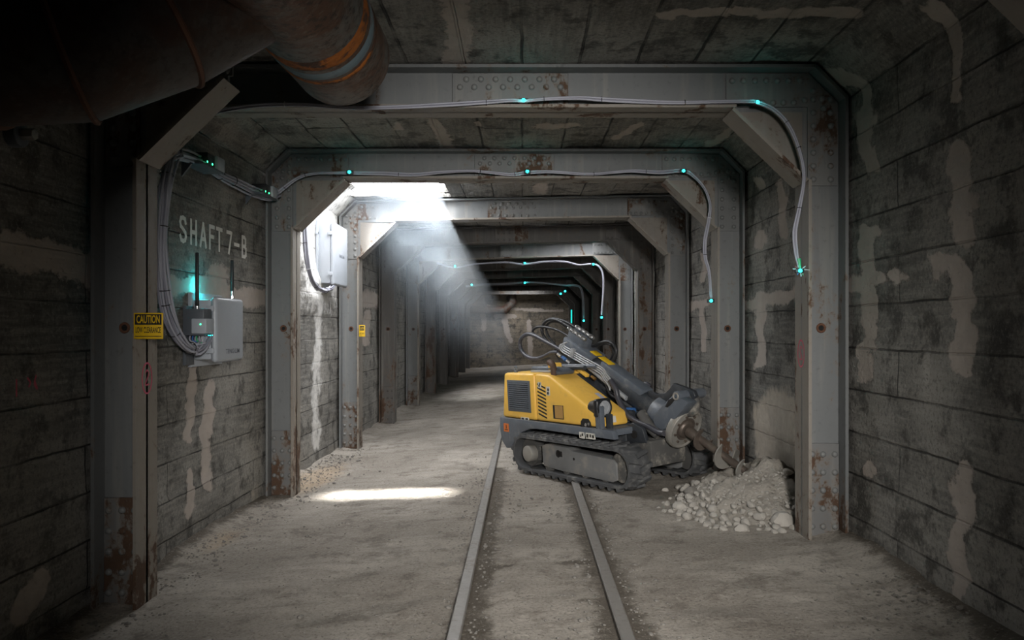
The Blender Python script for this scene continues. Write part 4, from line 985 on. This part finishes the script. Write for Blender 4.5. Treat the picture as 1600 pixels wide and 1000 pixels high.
mb = MB(); mb.ring(hc_+ax*.026, ax, .17, .012, 36, 8); part(mb, 'flange_rim', M['worn'], dh)
mb = MB(); mb.cyl(hc_+ax*.02, hc_+ax*.028, .105, n=32); part(mb, 'flange_face', M['auger'], dh)
for k in range(8):
    a = k*PI/4+.3; c = HM @ Vector((.025, .125*math.cos(a), .125*math.sin(a))); mb = MB(); mb.cyl(c, c+ax*.014, .012, n=6); part(mb, 'bolt', M['auger'], dh)
mb = MB(); mb.cyl(hc_+ax*.025, hc_+ax*.05, .085, .07, 24, .006); mb.cyl(hc_+ax*.06, hc_+ax*.16, .05, .04, 18, .006); part(mb, 'drive_chuck', M['auger'], dh)
mb = MB(); mb.tube([HM @ Vector(p) for p in [(-.36, -.15, -.04), (-.2, -.17, -.09), (-.1, -.16, -.11)]], .045, 12, 6); mb.cyl(HM @ Vector((-.25, -.17, -.09)), HM @ Vector((-.36, -.2, -.28)), .016, n=8); part(mb, 'swivel_fitting', M['mud'], dh)
Lt = (tip-hc_).length
mb = MB(); mb.cyl(hc_+ax*.14, tip, .033, .03, 18); au = part(mb, 'auger', M['auger'])
def flight(t0, t1, R, a0, turn=1.0):
    mb = MB(); N_ = 26; rows = []
    for k in range(N_+1):
        f = k/N_; a = a0+f*turn*2*PI; t = t0+(t1-t0)*f
        d = Vector((0, math.cos(a), math.sin(a))); c = hc_+ax*t; o_ = AM.to_3x3() @ d
        rows.append([mb.bm.verts.new(c+o_*r_+ax*h) for r_, h in ((.03, 0), (R, .0), (R, .012), (.03, .012))])
    for A_, B_ in zip(rows, rows[1:]):
        for j in range(4): mb.bm.faces.new((A_[j], A_[(j+1) % 4], B_[(j+1) % 4], B_[j]))
    mb.bm.faces.new(rows[0]); mb.bm.faces.new(rows[-1][::-1]); return part(mb, 'auger_flight', M['worn'] if t0 > .3 else M['auger'], au)
flight(.17, .25, .085, 1.2, .85); flight(Lt-.27, Lt-.16, .105, 1.9, .95); flight(Lt-.06, Lt+.0, .08, 1.5, .8)

# ------------------------------------------------------------------ rubble
gx = np.arange(.75, 2.03, .022); gy = np.arange(4.75, 7.0, .022); X, Y = np.meshgrid(gx, gy, indexing='ij')
def mound(X, Y):
    r = np.hypot(np.where(X < 1.87, (X-1.87)/.63, (X-1.87)/.45), np.where(Y < 5.9, (Y-5.9)/.72, (Y-5.9)/.75))
    h = .31*np.clip(1.05-r, 0, .85)/.85+.06*np.clip(1.28-r, 0, .4)
    return np.maximum(h-.11*np.exp(-((X-1.68)**2+(Y-5.98)**2)/.17**2), h*.35)
Zm = mound(X, Y); Zm = Zm*(1+(vnoise(X*4, Y*4, 61)-.5)*.35)+(vnoise(X*13, Y*13, 62)-.5)*.1*np.clip(Zm*14, 0, 1)+(vnoise(X*32, Y*32, 63)-.5)*.03*np.clip(Zm*14, 0, 1)
ss = np.clip((X-1.86)*6+(vnoise(X*6, Y*6, 64)-.5), 0, 1)
kp = (Zm[:-1, :-1] > .006) | (Zm[1:, 1:] > .006)
o = grid_mesh('rubble_mound', np.stack([X, Y, floor_z(X)-.018+Zm], -1), {'soil': ss}, M['rubble'], kp, 'stuff'); tag(o, 'mound of pale crushed rubble under the auger tip against the wall', 'rubble')
def mz(x, y): return floor_z(x)-.018+float(mound(np.array([x]), np.array([y]))[0])
big = [(1222, 812, .085, 'big pale rock at the foot of the mound, beside the steel leg'), (1160, 826, .058, 'blocky pale rock at the front of the rubble mound'), (1062, 792, .06, 'pale rock at the tip of the mound, nearest the rails'),
       (1188, 806, .05, 'upright pale rock in front of the mound, beside the biggest one'), (1040, 766, .035, 'lone pale stone on the floor before the machine tracks'), (1080, 767, .06, 'angular grey rock lying behind the mound under the auger'),
       (1232, 738, .045, 'round rock on top of the mound against the wall'), (1116, 752, .04, 'small upright rock under the middle of the auger')]
for k, (px_, py_, r_, l) in enumerate(big):
    y = 5.5
    for _ in range(12):
        p = wp(px_, py_, y); y += (p.z-(mz(p.x, p.y)+r_*.35))*F/(515-py_)*-1*-.8 if False else 0
        # march the pixel's ray until it meets the ground
    best = None
    for yy_ in np.arange(4.9, 7.2, .01):
        p = wp(px_, py_, yy_); g_ = mz(p.x, p.y)+r_*.4
        if p.z <= g_: best = p; break
    p = best or wp(px_, py_, 5.6)
    m = MB(); m.rock((0, 0, 0), r_, 100+k, .72); o = m.build('rock', M['rock'] if k != 5 else M['rock_dark'], None, 30); o.location = (min(p.x, WR-.12), p.y, p.z); tag(o, l, 'rock', 'rocks round the rubble mound')
protos = []
for k in range(9):
    m = MB(); m.rock((0, 0, 0), 1, 300+k, .75, 2, (1, random.uniform(.7, 1), 1)); protos.append(m)
pm = []
for k, m in enumerate(protos):
    me = bpy.data.meshes.new('stone'); bmesh.ops.recalc_face_normals(m.bm, faces=m.bm.faces); m.bm.to_mesh(me); m.bm.free(); finish(me, M['rock'], 30); pm.append(me)
R = random.Random(5); cnt = 0; placed = []
tries = 0
while cnt < 290 and tries < 9000:
    tries += 1
    a = R.uniform(PI*.95, PI*1.85) if R.random() < .86 else R.uniform(0, 6.28); rr = R.gauss(.98, .13) if R.random() < .7 else R.uniform(.3, 1.0)
    x = 1.85+math.cos(a)*rr*(.63 if math.cos(a) < 0 else .3); y = 5.9+math.sin(a)*rr*.74
    s = abs(R.gauss(0, .017))+.017 if rr > .8 else R.uniform(.01, .02)
    if x > 1.93 or x < .9 or y < 5.08 and x > 1.7: continue
    if any((x-u)**2+(y-v)**2 < ((s+w)*.8)**2 for u, v, w in placed): continue
    placed.append((x, y, s)); o = bpy.data.objects.new('stone', pm[cnt % 9]); COL.objects.link(o)
    o.location = (x, y, mz(x, y)+s*.3); o.scale = (s, s, s); o.rotation_euler = (R.uniform(-.3, .3), R.uniform(-.3, .3), R.uniform(0, 6.28))
    tag(o, 'small pale broken stone scattered on the rubble mound', 'stone', 'small stones of the rubble mound'); cnt += 1
# gravel: crumbs along walls and rails
bm = bmesh.new(); R = random.Random(11)
for k in range(4200):
    u = R.random()
    if u < .28: x = WL+.05+abs(R.gauss(0, .22)); y = R.uniform(3.2, 10)
    elif u < .45: x = WR-.05-abs(R.gauss(0, .2)); y = R.uniform(3.2, 10)
    elif u < .8: x = R.choice(RAILX)+R.gauss(0, .13); y = R.uniform(2.6, 8)
    else: x = R.uniform(-2.2, 1.9); y = R.uniform(2.6, 9)
    s = R.uniform(.0035, .009) if R.random() < .95 else R.uniform(.01, .02)
    if min(abs(x-q) for q in RAILX) < .06 or (x > .8 and 4.7 < y < 7.1): continue
    if (x < XL+.03 or x > XR-.03) and min(abs(y-q) for q in (4.32, 4.92, 7.17, 9.98, 9.55)) < .16: continue
    q = MM.inverted() @ Vector((x, y, 0))
    if abs(q.y) < .55 and abs(q.x) < 1.15: continue
    z = floor_z(x)+.0
    wd_ = max(0, .2-min(x-WL, WR-x))*.22
    bmesh.ops.create_icosphere(bm, subdivisions=1, radius=s, matrix=Matrix.Translation((x, y, z-.006+wd_)) @ Matrix.Rotation(R.uniform(0, 6), 4, 'Z') @ Matrix.Diagonal((1.3, 1, .7, 1)))
me = bpy.data.meshes.new('gravel'); bm.to_mesh(me); bm.free(); finish(me, M['rock_dark'], 0)
tag(link('gravel', me), 'loose gravel crumbs strewn over the dusty floor', 'gravel', kind='stuff')

# ------------------------------------------------------------------ sunlit haze under the roof opening
def haze():
    t = NT('sunlit_dust_haze'); p = t.pos(); sep = t.n('SeparateXYZ'); t.set(sep.inputs[0], p)
    n = t.noise(p, 1.3, 3, .55, .5)
    along = t.ramp(sep.outputs[1], 8.6, 15.2, 1., 0.)
    xr = t.math('SUBTRACT', sep.outputs[0], t.math('MULTIPLY', t.math('SUBTRACT', sep.outputs[1], 9.), .19))
    along = t.math('MULTIPLY', t.math('MULTIPLY', along, t.ramp(xr, -2.0, -1.0, .12, 1.)), t.ramp(sep.outputs[2], .5, 2.1, .15, 1.))
    d = t.math('MULTIPLY', along, t.ramp(n, .35, .7, .3, 1.4))
    v = t.n('VolumePrincipled') if False else t.n('VolumeScatter'); t.set(v.inputs['Color'], (.8, .91, 1.)); v.inputs['Anisotropy'].default_value = .1
    t.set(v.inputs['Density'], t.math('MULTIPLY', d, HAZE_D)); t.t.links.new(v.outputs[0], t.out.inputs['Volume']); return t.m
HAZE_D = .85
M['haze'] = haze()
mb = MB()
top = [(-2.1, 8.6, 3.06), (-1.02, 8.6, 3.06), (-1.0, 9.6, 3.06), (-2.1, 9.6, 3.06)]
bot = [(-2.05, 13.2, .35), (.0, 13.2, .35), (.12, 15.6, .9), (-2.05, 15.6, .9)]
A_ = [mb.bm.verts.new(v) for v in top]; B_ = [mb.bm.verts.new(v) for v in bot]
mb.bm.faces.new(A_); mb.bm.faces.new(B_[::-1])
for i in range(4): mb.bm.faces.new((A_[(i+1) % 4], A_[i], B_[i], B_[(i+1) % 4]))
o = mb.build('dust_haze', M['haze'], None, 0); tag(o, 'slanting shaft of sunlit dust haze falling from the roof opening', 'haze', kind='stuff')

# ------------------------------------------------------------------ light
SUN_R = -24
w = bpy.data.worlds.new('sky'); SC.world = w; w.use_nodes = True; bg = w.node_tree.nodes['Background']; bg.inputs[0].default_value = (.97, .98, 1, 1); bg.inputs[1].default_value = 12.5
def area(name, loc, target, sx, sy, energy, col=(1, 1, 1), spread=PI, portal=False):
    L = bpy.data.lights.new(name, 'AREA'); L.shape = 'RECTANGLE'; L.size = sx; L.size_y = sy; L.energy = energy; L.color = col; L.spread = spread
    o = bpy.data.objects.new(name, L); COL.objects.link(o); o.location = loc
    o.rotation_euler = (Vector(target)-Vector(loc)).to_track_quat('-Z', 'Y').to_euler()
    if portal: L.cycles.is_portal = True
    return o
area('sky_portal', (-1.56, 8.5, 3.33), (-1.56, 8.5, 0), 1.4, 2.5, 1, portal=True)
area('sky_portal', (.73, 13.4, 3.33), (.73, 13.4, 0), 1.0, 2.0, 1, portal=True)
area('sky_portal', (-.15, 29.65, 3.33), (-.15, 29.65, 0), 2.3, 1.6, 1, portal=True)
# low sun through the gap in the roof: a strip on the floor, and the slanting shaft in the dust
sg_ = area('sun_gap', (-1.52, 8.15, 3.7), (-1.2, 6.97, 0), 1.2, .08, 8, (1, .97, .92), math.radians(8)); sg_.rotation_euler.rotate_axis('Z', math.radians(SUN_R))
area('sun_shaft', (-1.6, 6.57, 3.5), (-.92, 15.9, .7), .9, .4, 32, (.9, .95, 1), math.radians(11))
def spot(name, loc, target, energy, size, blend=1., r=.25, col=(1, .97, .93)):
    L = bpy.data.lights.new(name, 'SPOT'); L.energy = energy; L.spot_size = math.radians(size); L.spot_blend = blend; L.shadow_soft_size = r; L.color = col
    o = bpy.data.objects.new(name, L); COL.objects.link(o); o.location = loc
    o.rotation_euler = (Vector(target)-Vector(loc)).to_track_quat('-Z', 'Y').to_euler(); return o
spot('added_fill_spot', (.55, -.9, 2.05), (-.12, 7, .5), 1500, 53, 1., .3)  # unseen fill spot behind the camera, added to brighten the foreground

# ------------------------------------------------------------------ camera
cd = bpy.data.cameras.new('camera'); cam = bpy.data.objects.new('camera', cd); COL.objects.link(cam)
cam.location = (0, 0, CAMZ); cam.rotation_euler = (PI/2, 0, 0); cd.sensor_width = 36; cd.lens = 27; cd.shift_x = -18/1600; cd.shift_y = 15/1600; cd.clip_start = .05; cd.clip_end = 200
SC.camera = cam
vs = SC.view_settings; SC.display_settings.display_device = 'sRGB'; vs.view_transform = 'Standard'; vs.look = 'None'; vs.exposure = .12; vs.gamma = 1; vs.use_curve_mapping = False
SC.cycles.use_denoising = True; SC.cycles.denoising_prefilter = 'FAST'
SC.cycles.volume_step_rate = 2.0; SC.cycles.volume_max_steps = 128
SC.cycles.max_bounces = 8; SC.cycles.diffuse_bounces = 4
